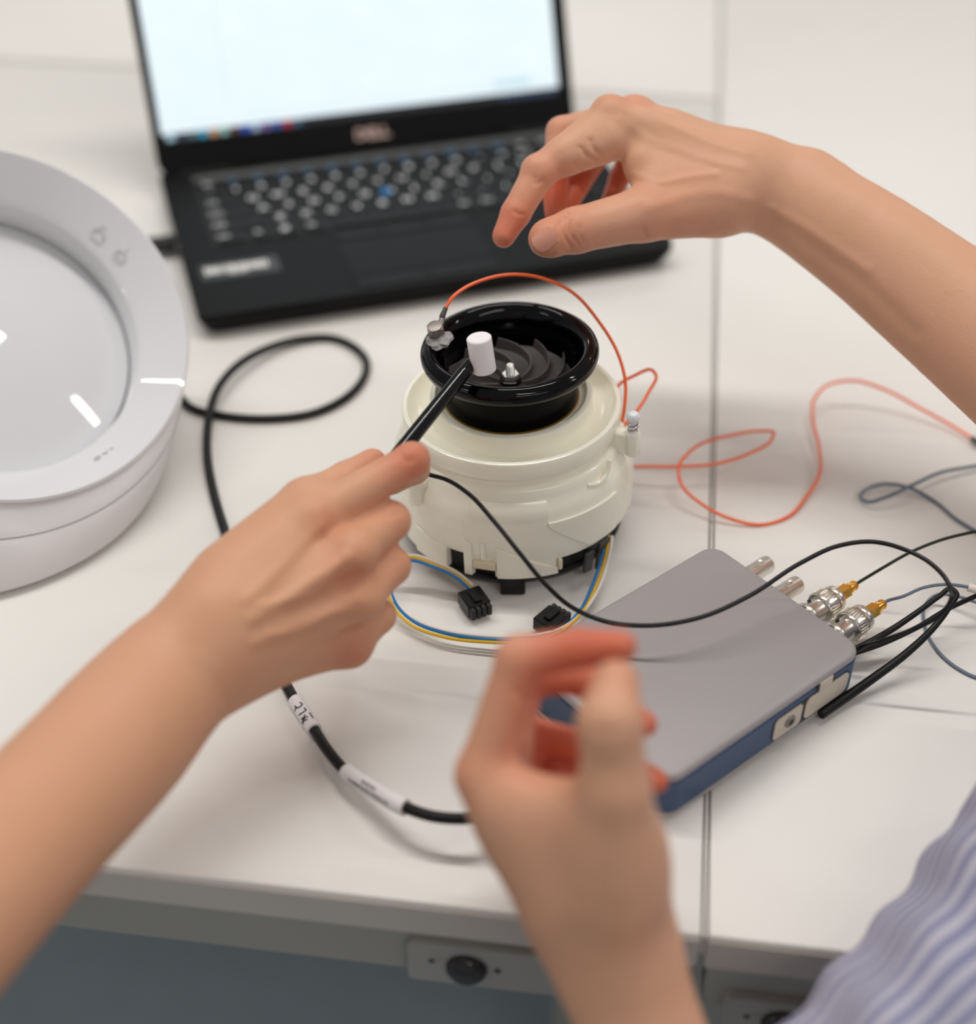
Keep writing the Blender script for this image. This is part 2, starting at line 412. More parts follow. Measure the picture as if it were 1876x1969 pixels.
M['joint'] = mat('joint_strip', (206, 203, 197), 0.5)
V, F = bevel_box(0.0016, 2.0-FRONT, 0.012, 0.0002, 1); build('joint_strip', V+[SEAM, (FRONT+2.0)/2, -0.0068], F, 'joint', d1, smooth=False)
V, F = bevel_box(1.35+SEAM-0.002, 0.0072, 0.012, 0.0002, 1); build('joint_strip', V+[(-1.35+SEAM)/2, BACKY, -0.0066], F, mat('back_joint', (186, 184, 176), 0.5), d1, smooth=False)

# ================================================================== laptop
LX, LY, LA = -0.2896, 0.7533, 0.4296
LO = np.array([LX, LY, 0.0]); ca, sa = math.cos(LA), math.sin(LA)
LAX = np.array([[ca, sa, 0], [-sa, ca, 0], [0, 0, 1.0]])
def lp_(VF, off=(0, 0, 0)): V, F = VF; return (np.asarray(V, float)+off) @ LAX + LO, F
lap = thing('laptop', 'open black laptop with a bright pale screen', 'laptop', LO)
LW, LDP, LH = 0.335, 0.222, 0.018
# base: wedge that thins to the front, rounded corners
def slab(poly_b, poly_t, z0, z1):
    n = len(poly_b); V = [(x, y, z0) for x, y in poly_b]+[(x, y, z1) for x, y in poly_t]
    F = [list(range(n))[::-1], list(range(n, 2*n))]+[[i, (i+1) % n, n+(i+1) % n, n+i] for i in range(n)]
    return np.array(V, float), F
V, F = slab(rrect(0.004, 0.006, LW-0.004, LDP-0.003, 0.010), rrect(0, 0, LW, LDP, 0.010), 0.002, 0.012); V2, F2 = prism(rrect(0, 0, LW, LDP, 0.010), 0.012, LH)
build('base', *lp_(merge((V, F), (V2, F2))), 'lap', lap, smooth=False)
for fx_, fy_ in ((0.03, 0.02), (LW-0.03, 0.02), (0.03, LDP-0.025), (LW-0.03, LDP-0.025)):
    build('rubber_foot', *lp_(cap_lathe([(0.006, 0), (0.0065, 0.0025)], 16), (fx_, fy_, 0)), 'blackmatte', lap)
kx0, ky1, U = 0.0255, 0.191, 0.0190
V, F = prism(rrect(kx0-0.002, ky1-0.0995, kx0+15*U+0.002, ky1+0.001, 0.003), LH, LH+0.0003); kb = build('keyboard', *lp_((V, F)), 'kbtray', lap, smooth=False)
V, F = bevel_box(15*U+0.004, 0.0095, 0.0012, 0.0004, 1); build('speaker_strip', *lp_((V, F), (kx0+7.5*U, ky1+0.0085, LH+0.0004)), 'hinge', lap, 'grey strip above the keys')
rows = [  # (legend, width in key units)
    [('Esc', 1)]+[('F%d' % i, 1) for i in range(1, 13)]+[('Ins', 1), ('Del', 1)],
    list(zip('`1234567890-=', [1]*13))+[('Back', 2)],
    [('Tab', 1.5)]+list(zip('QWERTYUIOP[]', [1]*12))+[('\\', 1.5)],
    [('Caps', 1.75)]+list(zip("ASDFGHJKL;'", [1]*11))+[('Enter', 2.25)],
    [('Shift', 2.25)]+list(zip('ZXCVBNM,./', [1]*10))+[('Shift', 2.75)],
    [('Ctrl', 1.25), ('Fn', 1), ('#', 1), ('Alt', 1), ('', 5), ('Alt', 1), ('Ctrl', 1.25), ('<', 1.15), ('^', 1.2), ('>', 1.15)]]
rowh = [0.0105, U*0.93, U*0.93, U*0.93, U*0.93, U*0.93]
y = ky1; key_mesh = {}
for ri, row in enumerate(rows):
    h = rowh[ri]; x = kx0; tot = sum(w for _, w in row)
    for s, w in row:
        ww = w*U*15/tot; kk = (round(ww, 4), round(h, 4))
        if kk not in key_mesh:
            kv, kf = bevel_box(ww-0.0026, h-0.0026, 0.0016, 0.0006, 1); kv[:, :2] *= np.where(kv[:, 2:3] > 0, 0.95, 1.0)
            me = bpy.data.meshes.new('key'); me.from_pydata((kv @ LAX).tolist(), [], kf); key_mesh[kk] = me
        c = (np.array([x+ww/2, y-h/2, LH+0.0011]) @ LAX)
        ko = link('key', key_mesh[kk], 'key', kb)
        ko.location = tuple(c + LO - np.array(origin_of(kb)))
        if s:
            size = 0.0092 if len(s) == 1 else 0.0052
            tv, tf = text2d(s, size, 0.0004 if len(s) == 1 else 0.00022); blue = ri == 0 and s.startswith('F')
            tv = tv + [-(ww*0.5-0.0062) if len(s) > 1 and ww > 0.022 else -0.002, 0.001, 0.00086]
            lo_ = build('legend', tv @ LAX, tf, 'legend_blue' if blue else 'legend', ko, smooth=False, local=True)
        if s in 'QWERTYUIOP' and len(s) == 1 and s in 'UIO':
            pass
        x += ww
    y -= h
build('pointing_stick', *lp_(cap_lathe([(0.0036, 0), (0.0036, 0.0014), (0.0030, 0.0026), (0.0012, 0.0030)], 20), (0.1575, 0.134, LH+0.0016)), 'track', kb, 'blue pointing stick')
for i in range(3): build('pad_button', *lp_(bevel_box(0.032, 0.011, 0.0008, 0.0003, 1), (0.1240+i*0.0335, 0.0815, LH+0.0003)), 'key', lap)
tp = build('touchpad', *lp_(bevel_box(0.100, 0.052, 0.0006, 0.0002, 1), (0.1575, 0.047, LH+0.0001)), mat('touchpad_black', (18, 18, 20), 0.5, spec=0.16), lap)
for i in range(2): build('pad_button', *lp_(bevel_box(0.049, 0.012, 0.0008, 0.0003, 1), (0.1325+i*0.050, 0.013, LH+0.0003)), 'key', lap)
# sticker with white print on the palm rest
st = build('sticker', *lp_(prism(rrect(0.009, 0.046, 0.063, 0.068, 0.002), LH, LH+0.0002)), 'sticker', lap, 'dark sticker with white print', smooth=False)
bars = []; xx = 0.0125
rnd = random.Random(7)
while xx < 0.056:
    w = rnd.choice([0.0012, 0.002, 0.003]); hh = rnd.uniform(0.0085, 0.0105)
    bars.append(prism([(xx, 0.0585-hh/2), (xx+w, 0.0585-hh/2), (xx+w, 0.0585+hh/2), (xx, 0.0585+hh/2)], LH+0.0002, LH+0.0003)); xx += w+rnd.choice([0.0007, 0.001])
bars.append(prism([(0.028, 0.0515), (0.041, 0.0515), (0.041, 0.0528), (0.028, 0.0528)], LH+0.0002, LH+0.0003))
build('print', *lp_(merge(*bars)), 'stickerprint', st, smooth=False)
# lid
TL = math.radians(22.0); HY = 0.212
LUP = np.array([0, math.sin(TL), math.cos(TL)]); LNO = np.array([0, -math.cos(TL), math.sin(TL)])   # along the lid, out of the screen
def lid_(VF):                                                     # (x along hinge, y up the lid, z out of the screen)
    V, F = VF; V = np.asarray(V, float)
    L = V[:, :1]*np.array([1.0, 0, 0])+V[:, 1:2]*LUP+V[:, 2:3]*LNO+np.array([0, HY, LH+0.0005])
    return L @ LAX + LO, F
lid = build('lid', *lid_(prism(rrect(0, 0.001, LW, 0.222, 0.009), -0.007, 0.0)), mat('bezel_black', (14, 14, 15), 0.5, spec=0.15), lap, smooth=False)
for hx in (0.035, LW-0.035):
    build('hinge', *lid_(xf(cap_lathe([(0.0045, -0.02), (0.0045, 0.02)], 16), (hx, 0.0005, -0.005), [[0, 1, 0], [0, 0, 1], [1, 0, 0]])), 'hinge', lap)
SX0, SX1, SY0, SY1 = 0.0065, 0.3235, 0.0245, 0.2035
def screen_material():
    mt = bpy.data.materials.new('lit_screen'); mt.use_nodes = True; nt = mt.node_tree; b = nt.nodes['Principled BSDF']
    b.inputs['Base Color'].default_value = (0.01, 0.01, 0.01, 1); b.inputs['Roughness'].default_value = 0.35
    at = nt.nodes.new('ShaderNodeTexCoord'); sp = nt.nodes.new('ShaderNodeSeparateXYZ'); nt.links.new(at.outputs['Generated'], sp.inputs[0])
    # pale document window: faint ruled marks of a plot in the lower left
    n = nt.nodes.new('ShaderNodeTexNoise'); n.inputs['Scale'].default_value = 9; nt.links.new(at.outputs['Generated'], n.inputs[0])
    mx = nt.nodes.new('ShaderNodeMix'); mx.data_type = 'RGBA'; mx.inputs[6].default_value = (*lin((226, 244, 252)), 1); mx.inputs[7].default_value = (*lin((240, 250, 253)), 1)
    nt.links.new(n.outputs['Fac'], mx.inputs[0]); nt.links.new(mx.outputs[2], b.inputs['Emission Color']); b.inputs['Emission Strength'].default_value = 1.02
    return mt
scr = build('screen', *lid_(prism([(SX0, SY0+0.006), (SX1, SY0+0.006), (SX1, SY1), (SX0, SY1)], 0.0, 0.0003)), screen_material(), lid, 'bright pale blue-white screen', smooth=False)
def glow(name, rgb, s=0.9):
    return mat(name, (8, 8, 8), 0.4, emit=rgb, estr=s)
tb = build('taskbar', *lid_(prism([(SX0, SY0), (SX1, SY0), (SX1, SY0+0.006), (SX0, SY0+0.006)], 0.0, 0.0003)), glow('taskbar_glow', (24, 30, 36), 0.8), lid, smooth=False)
icons = [(178, 214, 230), (60, 74, 92), (92, 112, 124), (40, 170, 206), (214, 160, 120), (150, 196, 190), (92, 50, 50), (20, 80, 200), (170, 196, 226), (132, 104, 170), (46, 92, 180), (190, 36, 66), (60, 100, 130)]
for i, c in enumerate(icons):
    x0 = SX0+0.0035+i*0.0081
    build('taskbar_icon', *lid_(prism(rrect(x0, SY0+0.0008, x0+0.0062, SY0+0.0056, 0.001, 2), 0.0003, 0.0005)), glow('icon_glow', c, 0.85), tb, smooth=False)
for i in range(7):
    x0 = SX1-0.048+i*0.0065
    build('taskbar_icon', *lid_(prism(rrect(x0, SY0+0.0015, x0+0.004, SY0+0.0048, 0.0008, 2), 0.0003, 0.0005)), glow('tray_glow', (70, 96, 140), 0.6), tb, smooth=False)
def faint(x0, y0, x1, y1, c):
    return build('window_panel', *lid_(prism([(x0, y0), (x1, y0), (x1, y1), (x0, y1)], 0.0003, 0.0004)), glow('panel_glow', c, 1.0), scr, smooth=False)
faint(0.0095, SY0+0.012, 0.310, SY0+0.0125, (206, 226, 236)); faint(0.06, SY0+0.020, 0.0605, 0.13, (212, 228, 240)); faint(0.270, SY0+0.0105, 0.300, SY0+0.016, (200, 228, 236))
tv, tf = text2d('DELL', 0.0105, 0.0005); tv = tv*[1.15, 1, 1]
build('logo', *lid_((tv+[LW*0.5, 0.0125, 0.0003], tf)), 'logo', lid, 'pale lettering on the lower bezel', smooth=False)

# ================================================================== round appliance
AC = np.array([-0.3497, 0.6112, 0.100]); AN = np.array([0.6356, -0.4394, 1.0]); AN /= np.linalg.norm(AN); AAX = axes_from(AN, (1, 0, 0))
BC = np.array([-0.3701, 0.5847, 0.0]); RO, RI, RB = 0.1075, 0.0825, 0.1005
app = thing('round_appliance', 'round white glossy appliance with a slanted top ring and recessed dish', 'appliance', BC)
def ap_(VF): return xf(VF, AC, AAX)
ring = build('top_ring', *ap_(lathe([(RO-0.004, -0.010), (RO-0.001, -0.0035), (RO-0.0002, -0.0012), (RO-0.0016, 0.0), (RO-0.004, -0.0018), (RI+0.004, -0.0162), (RI+0.001, -0.0186), (RI, -0.0200), (RI, -0.045)], 128)), 'appliance', app, 'glossy pale grey ring')
build('dish', *ap_(lathe([(RI-0.0004, -0.0420)] + [(r, -0.0262-(0.3-math.sqrt(0.09-r*r))) for r in np.linspace(RI-0.0012, 0.0004, 26)], 96)), 'appliance', app, 'recessed glossy dish')
n = 128; V = []; F = []; rows_ = 25
for j in range(rows_):
    t = j/(rows_-1)
    for i in range(n):
        a = 2*math.pi*i/n
        top = AC + (RO-0.002)*(math.cos(a)*AAX[0]+math.sin(a)*AAX[1]) - AN*0.003
        bot = BC + np.array([RB*math.cos(a), RB*math.sin(a), 0.002])
        rad = np.array([math.cos(a), math.sin(a), 0])
        bulge = 0.0042*math.sin(math.pi*min(1, t*1.02))**0.8 - (0.005*max(0, (t-0.9)/0.1)**2)
        g = -0.0003 if j == 8 else 0.0
        V.append(top*(1-t)+bot*t + rad*(bulge+g))
for j in range(rows_-1):
    for i in range(n): i2 = (i+1) % n; F.append([(j+1)*n+i, (j+1)*n+i2, j*n+i2, j*n+i])
F.append([(rows_-1)*n+i for i in range(n)][::-1])
V = np.array(V); body = build('body', V, F, 'appliance_body', app, 'satin white body')
build('seam', *tube(list(V[8*n:9*n])+[V[8*n]], 0.00035, 6, 1, False), 'seam', body, 'thin grey seam around the body')
build('base_foot', *xf(cap_lathe([(RB-0.012, 0), (RB-0.010, 0.004)], 96), BC), 'seam', app)
def on_ring(x, y):
    r = ray(x, y); sl = 0.0178/(RO-RI); best = None
    for s in np.linspace(0.6, 1.1, 2500):                        # march to the conical ring
        q = (CO+r*s-AC); h = q@AN; rr = math.sqrt(max(q@q-h*h, 0)); g = h+(RO-rr)*sl
        if g < 0: return CO+r*s, (AN*1.0 + 0)
    return CO+r*0.8, AN
def icon(x, y, kind):
    c, _ = on_ring(x, y); c = c; rd = c-AC; rd -= AN*(rd@AN); rd /= np.linalg.norm(rd); sl = math.atan2(0.0178, RO-RI)
    nn = AN*math.cos(sl)-rd*math.sin(sl); out = rd*math.cos(sl)+AN*math.sin(sl); tg = np.cross(nn, out); c = c+nn*0.0003
    def Q(a, b): return c+tg*a*0.001+out*b*0.001
    seg = []
    if kind == 0:
        seg = [[Q(-3.5, -2.5), Q(3.5, -2.5), Q(3.5, 2), Q(1, 3.4), Q(-3.5, 2), Q(-3.5, -2.5)], [Q(-2, 5), Q(0, 6.2), Q(2, 5)]]
    elif kind == 1:
        seg = [[Q(-3, -3), Q(3, -3), Q(3.6, 1), Q(0, 3), Q(-3.6, 1), Q(-3, -3)], [Q(0, 4), Q(0, 6.5)], [Q(-1, -1), Q(1, -1)]]
    else:
        seg = [[Q(-6, 0), Q(-4, 1.4), Q(-2, 0), Q(-4, -1.4), Q(-6, 0)], [Q(0, -1), Q(2, 1), Q(4, -1)], [Q(5, 0), Q(7, 0.4)]]
    build('icon', *merge(*[tube(s, 0.00035, 5, 2, False) for s in seg]), 'icon', ring, 'faint grey symbol')
icon(188, 452, 0); icon(231, 492, 1); icon(198, 874, 2)

# ================================================================== fan unit
FX, FY = -0.0664, 0.5989
FAX = axes_from((-0.040, 0.004, 1.0), (1, 0, 0)); FO = np.array([FX+0.0022, FY, 0.0])
def fa_(VF): return xf(VF, FO, FAX)
fan = thing('fan_motor', 'ivory plastic fan motor with a glossy black intake ring', 'fan', FO)
FRONTA = -1.461; RBODY = 0.0648
def ang(px, r=RBODY, c=992): return FRONTA+math.asin(max(-1, min(1, (px-c)/(r*4000))))
# skirt with notches along its lower rim
def skirt_z(a):
    d = math.degrees((a-FRONTA+math.pi) % (2*math.pi)-math.pi)     # degrees right of the front
    lo = lambda px: math.degrees(ang(px)-FRONTA)
    if lo(856) < d < lo(891): return 0.0265
    if lo(911) < d < lo(955): return 0.0235
    if lo(1083) < d < lo(1086): return 0.023
    if lo(1086) < d < lo(1091): return 0.017
    if lo(1091) < d < 75: return 0.0225
    if 75 <= d < 165: return 0.020
    return 0.0140
prof = [(0.0640, None), (0.0647, 0.030), (0.0648, 0.038), (0.0644, 0.046), (0.0634, 0.0518), (0.0618, 0.0556), (0.0600, 0.0582), (0.0592, 0.0606), (0.0586, 0.0636), (0.0572, 0.0652), (0.0552, 0.0660), (0.0546, 0.0685), (0.0546, 0.0712)]
brk = sorted(set([ang(p) for p in (855.9, 856.1, 890.9, 891.1, 910.9, 911.1, 954.9, 955.1, 1082.9, 1083.1, 1085.9, 1086.1, 1090.9, 1091.1)]+[FRONTA+math.radians(v) for v in (74.9, 75.1, 164.9, 165.1)]+[FRONTA-math.pi+2*math.pi*i/110 for i in range(110)]))
na = len(brk); V = []; F = []
inner = [(0.0622, None), (0.0625, 0.030), (0.0605, 0.050)]
for r, z in prof+inner[::-1]:
    for a in brk:
        zz = skirt_z(a) if z is None else z
        V.append((r*math.cos(a), r*math.sin(a), zz))
npf = len(prof)+len(inner)
for j in range(npf):
    j2 = (j+1) % npf
    if j == len(prof)-1: continue
    for i in range(na): i2 = (i+1) % na; F.append([j*na+i, j*na+i2, j2*na+i2, j2*na+i])
hs = build('lower_housing', *fa_((np.array(V), F)), 'ivory', fan, 'ivory housing')
def sector(a0, a1, prof_, n=24): return lathe(prof_, n, True, a0, a1)
# raised plates on the housing wall
build('raised_panel', *fa_(sector(ang(908), ang(1067), [(0.0600, 0.0510), (0.0642, 0.0498), (0.0640, 0.0530), (0.0622, 0.0572), (0.0604, 0.0592), (0.0585, 0.0592)])), 'ivory', hs)
def slant_panel(pts, r0, r1):
    """a plate following the wall: pts = (angle, z) outline"""
    pts = np.array(pts); n_ = len(pts); V = []; F = []
    for r in (r0, r1):
        for a, z in pts: V.append((r*math.cos(a), r*math.sin(a), z))
    F = [list(range(n_, 2*n_))]+[[i, (i+1) % n_, n_+(i+1) % n_, n_+i] for i in range(n_)]
    return np.array(V), F
def dense(poly, k=8):
    out = []
    for i in range(len(poly)):
        a, b = np.array(poly[i]), np.array(poly[(i+1) % len(poly)])
        for t in range(k): out.append(tuple(a+(b-a)*t/k))
    return out
# volute plate on the right with a slanting lower-left edge, built as strips so that it follows the curve
def plate(a_left, a_right, z_lo, z_hi, r_out, r_in, name='volute_plate', n_=28, par=hs):
    V = []; F = []
    for i in range(n_+1):
        t = i/n_; a = a_left+(a_right-a_left)*t; zl = z_lo(t); zh = z_hi(t)
        for r, z in ((r_in, zl), (r_out, zl), (r_out, zh), (r_in, zh)): V.append((r*math.cos(a), r*math.sin(a), z))
    for i in range(n_):
        for k in range(4): k2 = (k+1) % 4; F.append([i*4+k, i*4+k2, i*4+4+k2, i*4+4+k])
    F += [[0, 1, 2, 3][::-1], [n_*4+k for k in range(4)]]
    return build(name, *fa_((np.array(V), F)), 'ivory', par)
plate(ang(1066), ang(1205), lambda t: 0.046-0.0215*min(1, t/0.55)**0.9, lambda t: 0.0478, 0.0655, 0.0610)
plate(ang(960), ang(1083), lambda t: 0.0142, lambda t: 0.034-0.0165*t, 0.0658, 0.0615, 'skirt_plate')
plate(ang(790), ang(856), lambda t: 0.0142, lambda t: 0.031-0.004*t, 0.0656, 0.0615, 'skirt_plate')
plate(ang(893), ang(909), lambda t: 0.0142, lambda t: 0.037-0.003*t, 0.0658, 0.0615, 'skirt_plate')
def wall_tube(pts, r): return tube([(rr*math.cos(a), rr*math.sin(a), z) for a, rr, z in pts], r, 8, 6)
build('window_rib', *fa_(wall_tube([(ang(1158), 0.0598, 0.0590), (ang(1178), 0.0610, 0.0575), (ang(1195), 0.0615, 0.0600), (ang(1203), 0.0612, 0.0670)], 0.0011)), 'ivory', hs)
build('rib', *fa_(wall_tube([(ang(932), 0.0648, 0.036), (ang(932), 0.0652, 0.026)], 0.0012)), 'ivory', hs)
V, F = bevel_box(0.0122, 0.005, 0.0052, 0.0006, 1)
a = ang(933); build('clip', *fa_(xf((V, F), (0.0630*math.cos(a), 0.0630*math.sin(a), 0.0212), [[-math.sin(a), math.cos(a), 0], [-math.cos(a), -math.sin(a), 0], [0, 0, 1]])), 'ivory2', hs, 'cream clip')
a = ang(1088.5); V, F = bevel_box(0.0022, 0.004, 0.007, 0.0005, 1)
build('clip', *fa_(xf((V, F), (0.0640*math.cos(a), 0.0640*math.sin(a), 0.0195), [[-math.sin(a), math.cos(a), 0], [-math.cos(a), -math.sin(a), 0], [0, 0, 1]])), 'ivory2', hs)
# flange and collar
fl = build('flange', *fa_(lathe([(0.0500, 0.0706), (0.0562, 0.0703), (0.0569, 0.0709), (0.0571, 0.0718), (0.0571, 0.0793), (0.0567, 0.0802), (0.0557, 0.0807), (0.0545, 0.0806), (0.0535, 0.0792), (0.0515, 0.0768), (0.0480, 0.0750), (0.0445, 0.0746), (0.0430, 0.0748), (0.0425, 0.0758), (0.0423, 0.0850), (0.0420, 0.0859), (0.0413, 0.0863), (0.0394, 0.0863), (0.0380, 0.0842), (0.0374, 0.0830), (0.0366, 0.0826), (0.0362, 0.0832), (0.0356, 0.0836), (0.0350, 0.0832), (0.0350, 0.0720)], 128)), 'ivory', fan, 'stepped ivory flange')
build('gasket', *fa_(lathe([(0.0347, 0.0828), (0.0352, 0.0828), (0.0353, 0.0840), (0.0347, 0.0842)], 96, True)), 'gold_ring', fan, 'thin gold gasket')
build('intake_ring', *fa_(lathe([(0.0332, 0.0830), (0.0345, 0.0830), (0.0345, 0.0980), (0.0350, 0.1008), (0.0366, 0.1028), (0.0400, 0.1040), (0.0430, 0.1052), (0.0447, 0.1070), (0.0454, 0.1094), (0.0453, 0.1114), (0.0448, 0.1126), (0.0442, 0.1130), (0.0439, 0.1128), (0.0436, 0.1132), (0.0428, 0.1141), (0.0415, 0.1148), (0.0401, 0.1149), (0.0387, 0.1143), (0.0373, 0.1129), (0.0361, 0.1110), (0.0351, 0.1084), (0.0343, 0.1052), (0.0337, 0.1014), (0.0333, 0.0972), (0.0331, 0.0880)], 128, True)), 'blackgloss', fan, 'glossy black flared intake ring')
build('intake_collar', *fa_(lathe([(0.0345, 0.0832), (0.03475, 0.0834), (0.03475, 0.0982), (0.0352, 0.1008), (0.0362, 0.1022), (0.0360, 0.1026)], 96)), mat('collar_black', (6, 6, 7), 0.3, spec=0.1), fan, 'satin black collar')
build('inner_liner', *fa_(lathe([(0.0331, 0.082), (0.0331, 0.0895)], 96)), 'blackmatte', fan)
# impeller
IZ = 0.0890
def disc_z(r): return IZ+0.0045*max(0.0, (r-0.012)/0.020)**1.6
imp = build('impeller', *fa_(lathe([(0.0322, IZ-0.004)]+[(r, disc_z(r)) for r in np.linspace(0.0322, 0.0075, 14)]+[(0.0062, IZ+0.0022), (0.0050, IZ+0.0036), (0.0004, IZ+0.0040)], 72)), 'impeller', fan, 'dark grey impeller disc')
NB = 10
for b in range(NB):
    a0 = 2*math.pi*b/NB+0.25; V = []; F = []; k = 14
    for i in range(k+1):
        t = i/k; r = 0.0056+0.0262*t; a = a0+1.05*t**2.2; zb = disc_z(r); h = 0.0022+0.0034*t
        lean = -0.0012*t
        for w, z in ((-0.0006, zb-0.0003), (-0.00022+lean, zb+h), (0.00022+lean, zb+h), (0.0006, zb-0.0003)):
            V.append((r*math.cos(a)-w*math.sin(a), r*math.sin(a)+w*math.cos(a), z))
    for i in range(k):
        for q in range(4): q2 = (q+1) % 4; F.append([i*4+q, i*4+q2, i*4+4+q2, i*4+4+q])
    F += [[3, 2, 1, 0], [k*4+q for q in range(4)]]
    build('blade', *fa_((np.array(V), F)), 'blade', imp)
build('hub', *fa_(cap_lathe([(0.0060, IZ+0.001), (0.0054, IZ+0.0046), (0.0046, IZ+0.0051)], 32)), 'blackgloss', imp)
hexa = [(0.0044*math.cos(math.pi/3*i), 0.0044*math.sin(math.pi/3*i)) for i in range(6)]
build('nut', *fa_(prism(hexa, IZ+0.0050, IZ+0.0078)), 'steel', imp, 'zinc hexagon nut', smooth=False)
thr = [(0.0023 if i % 2 else 0.0020, IZ+0.006+0.00034*i) for i in range(20)]+[(0.0017, IZ+0.0132)]
build('stud', *fa_(cap_lathe(thr, 20)), 'steel', imp, 'threaded steel stud')
# black lower frame, feet and brackets
bs = build('base_ring', *fa_(lathe([(0.040, 0.006), (0.0560, 0.006), (0.0575, 0.009), (0.0575, 0.026), (0.040, 0.026)], 96, True)), 'black', fan, 'black lower frame')
for a in (ang(990), ang(990)+2.1, ang(990)-2.1):
    V, F = bevel_box(0.0130, 0.010, 0.0125, 0.0012, 2)
    build('foot', *fa_(xf((V, F), (0.0580*math.cos(a), 0.0580*math.sin(a), 0.0064), [[-math.sin(a), math.cos(a), 0], [-math.cos(a), -math.sin(a), 0], [0, 0, 1]])), 'black', fan)
build('lower_lip', *fa_(lathe([(0.0540, 0.0045), (0.0585, 0.0050), (0.0590, 0.0068), (0.0540, 0.0075)], 80, True)), 'darkgrey', fan)
for px, w, h in ((1180, 0.008, 0.022), (1150, 0.006, 0.016)):
    a = ang(px); V, F = bevel_box(w, 0.0022, h, 0.0006, 1)
    build('bracket', *fa_(xf((V, F), (0.0640*math.cos(a), 0.0640*math.sin(a), 0.0125), [[-math.sin(a), math.cos(a), 0], [-math.cos(a), -math.sin(a), 0], [0.1, -0.2, 1]])), 'darkgrey', fan, 'dark grey bracket')
# spring bosses
for a, bz in ((-0.22, 0.0), (-2.31, -0.0125), (1.87, 0.0)):
    c = np.array([0.0655*math.cos(a), 0.0655*math.sin(a), bz]); ax3 = [[-math.sin(a), math.cos(a), 0], [math.cos(a), math.sin(a), 0], [0, 0, 1]]
    bo = merge(xf(cap_lathe([(0.0034, 0.0600), (0.0039, 0.0608), (0.0040, 0.0735), (0.0036, 0.0742)], 24), c), xf(bevel_box(0.0066, 0.012, 0.0125, 0.0008, 1), c+[-0.0062*math.cos(a), -0.0062*math.sin(a), 0.0672], ax3))
    bb = build('boss', *fa_(bo), 'ivory', fan, 'ivory screw boss')
    hel = [c+[0.0025*math.cos(t*2*math.pi), 0.0025*math.sin(t*2*math.pi), 0.0742+0.0026*t] for t in np.linspace(0, 2.6, 40)]
    build('spring', *fa_(tube(hel, 0.00022, 6, 1, False)), 'wiresteel', bb, 'thin wire spring')
    build('pin', *fa_(xf(cap_lathe([(0.0014, 0.0740), (0.0014, 0.0802), (0.0024, 0.0806), (0.0034, 0.0822), (0.0034, 0.0838), (0.0024, 0.0854), (0.0006, 0.0860)], 20), c)), 'pin', bb, 'translucent white pin')
# wire bundle: out at the right, round the front, back to the plug
wp = [T(1170, 1030, 0.024), T(1167, 1055, 0.019), T(1160, 1085, 0.013), T(1144, 1130, 0.009), T(1118, 1175, 0.008), T(1075, 1212, 0.008), T(1010, 1230, 0.008), T(930, 1230, 0.007), T(850, 1218, 0.007), T(795, 1196, 0.007), T(758, 1160, 0.009), T(742, 1118, 0.014), T(752, 1083, 0.016), T(790, 1074, 0.018), T(835, 1087, 0.017), T(880, 1108, 0.013), T(905, 1128, 0.009)]
WOFF = {'w_blue': [1]*4+[.6, .2]+[0]*4+[.4, .8]+[1]*5, 'w_yellow': [0]*4+[-.3, -.7]+[-1.1]*4+[-.8, -.4]+[-.1]*5, 'w_white': [-1]*4+[-.3, .5]+[1.1]*4+[.4, -.4]+[-1.1]*5}
for c, lab in (('w_blue', 'blue wire'), ('w_yellow', 'yellow wire'), ('w_white', 'white wire')):
    pts = []
    for i, q in enumerate(wp):
        tn = wp[min(i+1, len(wp)-1)]-wp[max(i-1, 0)]; sd = np.cross(tn, [0, 0, 1]); sd /= np.linalg.norm(sd)+1e-9
        pts.append(q+sd*0.0018*WOFF[c][i]+[0, 0, 0.0006*math.sin(i+len(c))])
    build('wire', *tube(pts, 0.00085, 8, 8), c, fan, lab)
def connector(cpx, cpy, z, ang_, lab, pitch=0.0):
    c = T(cpx, cpy, z); d = np.array([math.cos(ang_)*math.cos(pitch), math.sin(ang_)*math.cos(pitch), math.sin(pitch)]); A_ = np.array([d, np.cross([0, 0, 1], d)/np.linalg.norm(np.cross([0, 0, 1], d)), [0, 0, 0]]); A_[2] = np.cross(A_[0], A_[1])
    co = build('connector', *xf(bevel_box(0.0135, 0.0125, 0.0080, 0.0006, 1), c, A_), 'black', fan, lab)
    build('latch', *xf(bevel_box(0.009, 0.004, 0.002, 0.0004, 1), c+A_[2]*0.0048+A_[0]*0.001, A_), 'black', co)
    for i in range(4):
        build('pin_slot', *xf(bevel_box(0.004, 0.0024, 0.0062, 0.0003, 1), c+A_[0]*0.0078+A_[1]*(-0.0045+0.003*i), A_), 'blackmatte', co)
connector(911, 1157, 0.006, -0.98, 'black plug at the end of the wires')
connector(1058, 1196, 0.006, 1.0, 'black plug beside the wires')

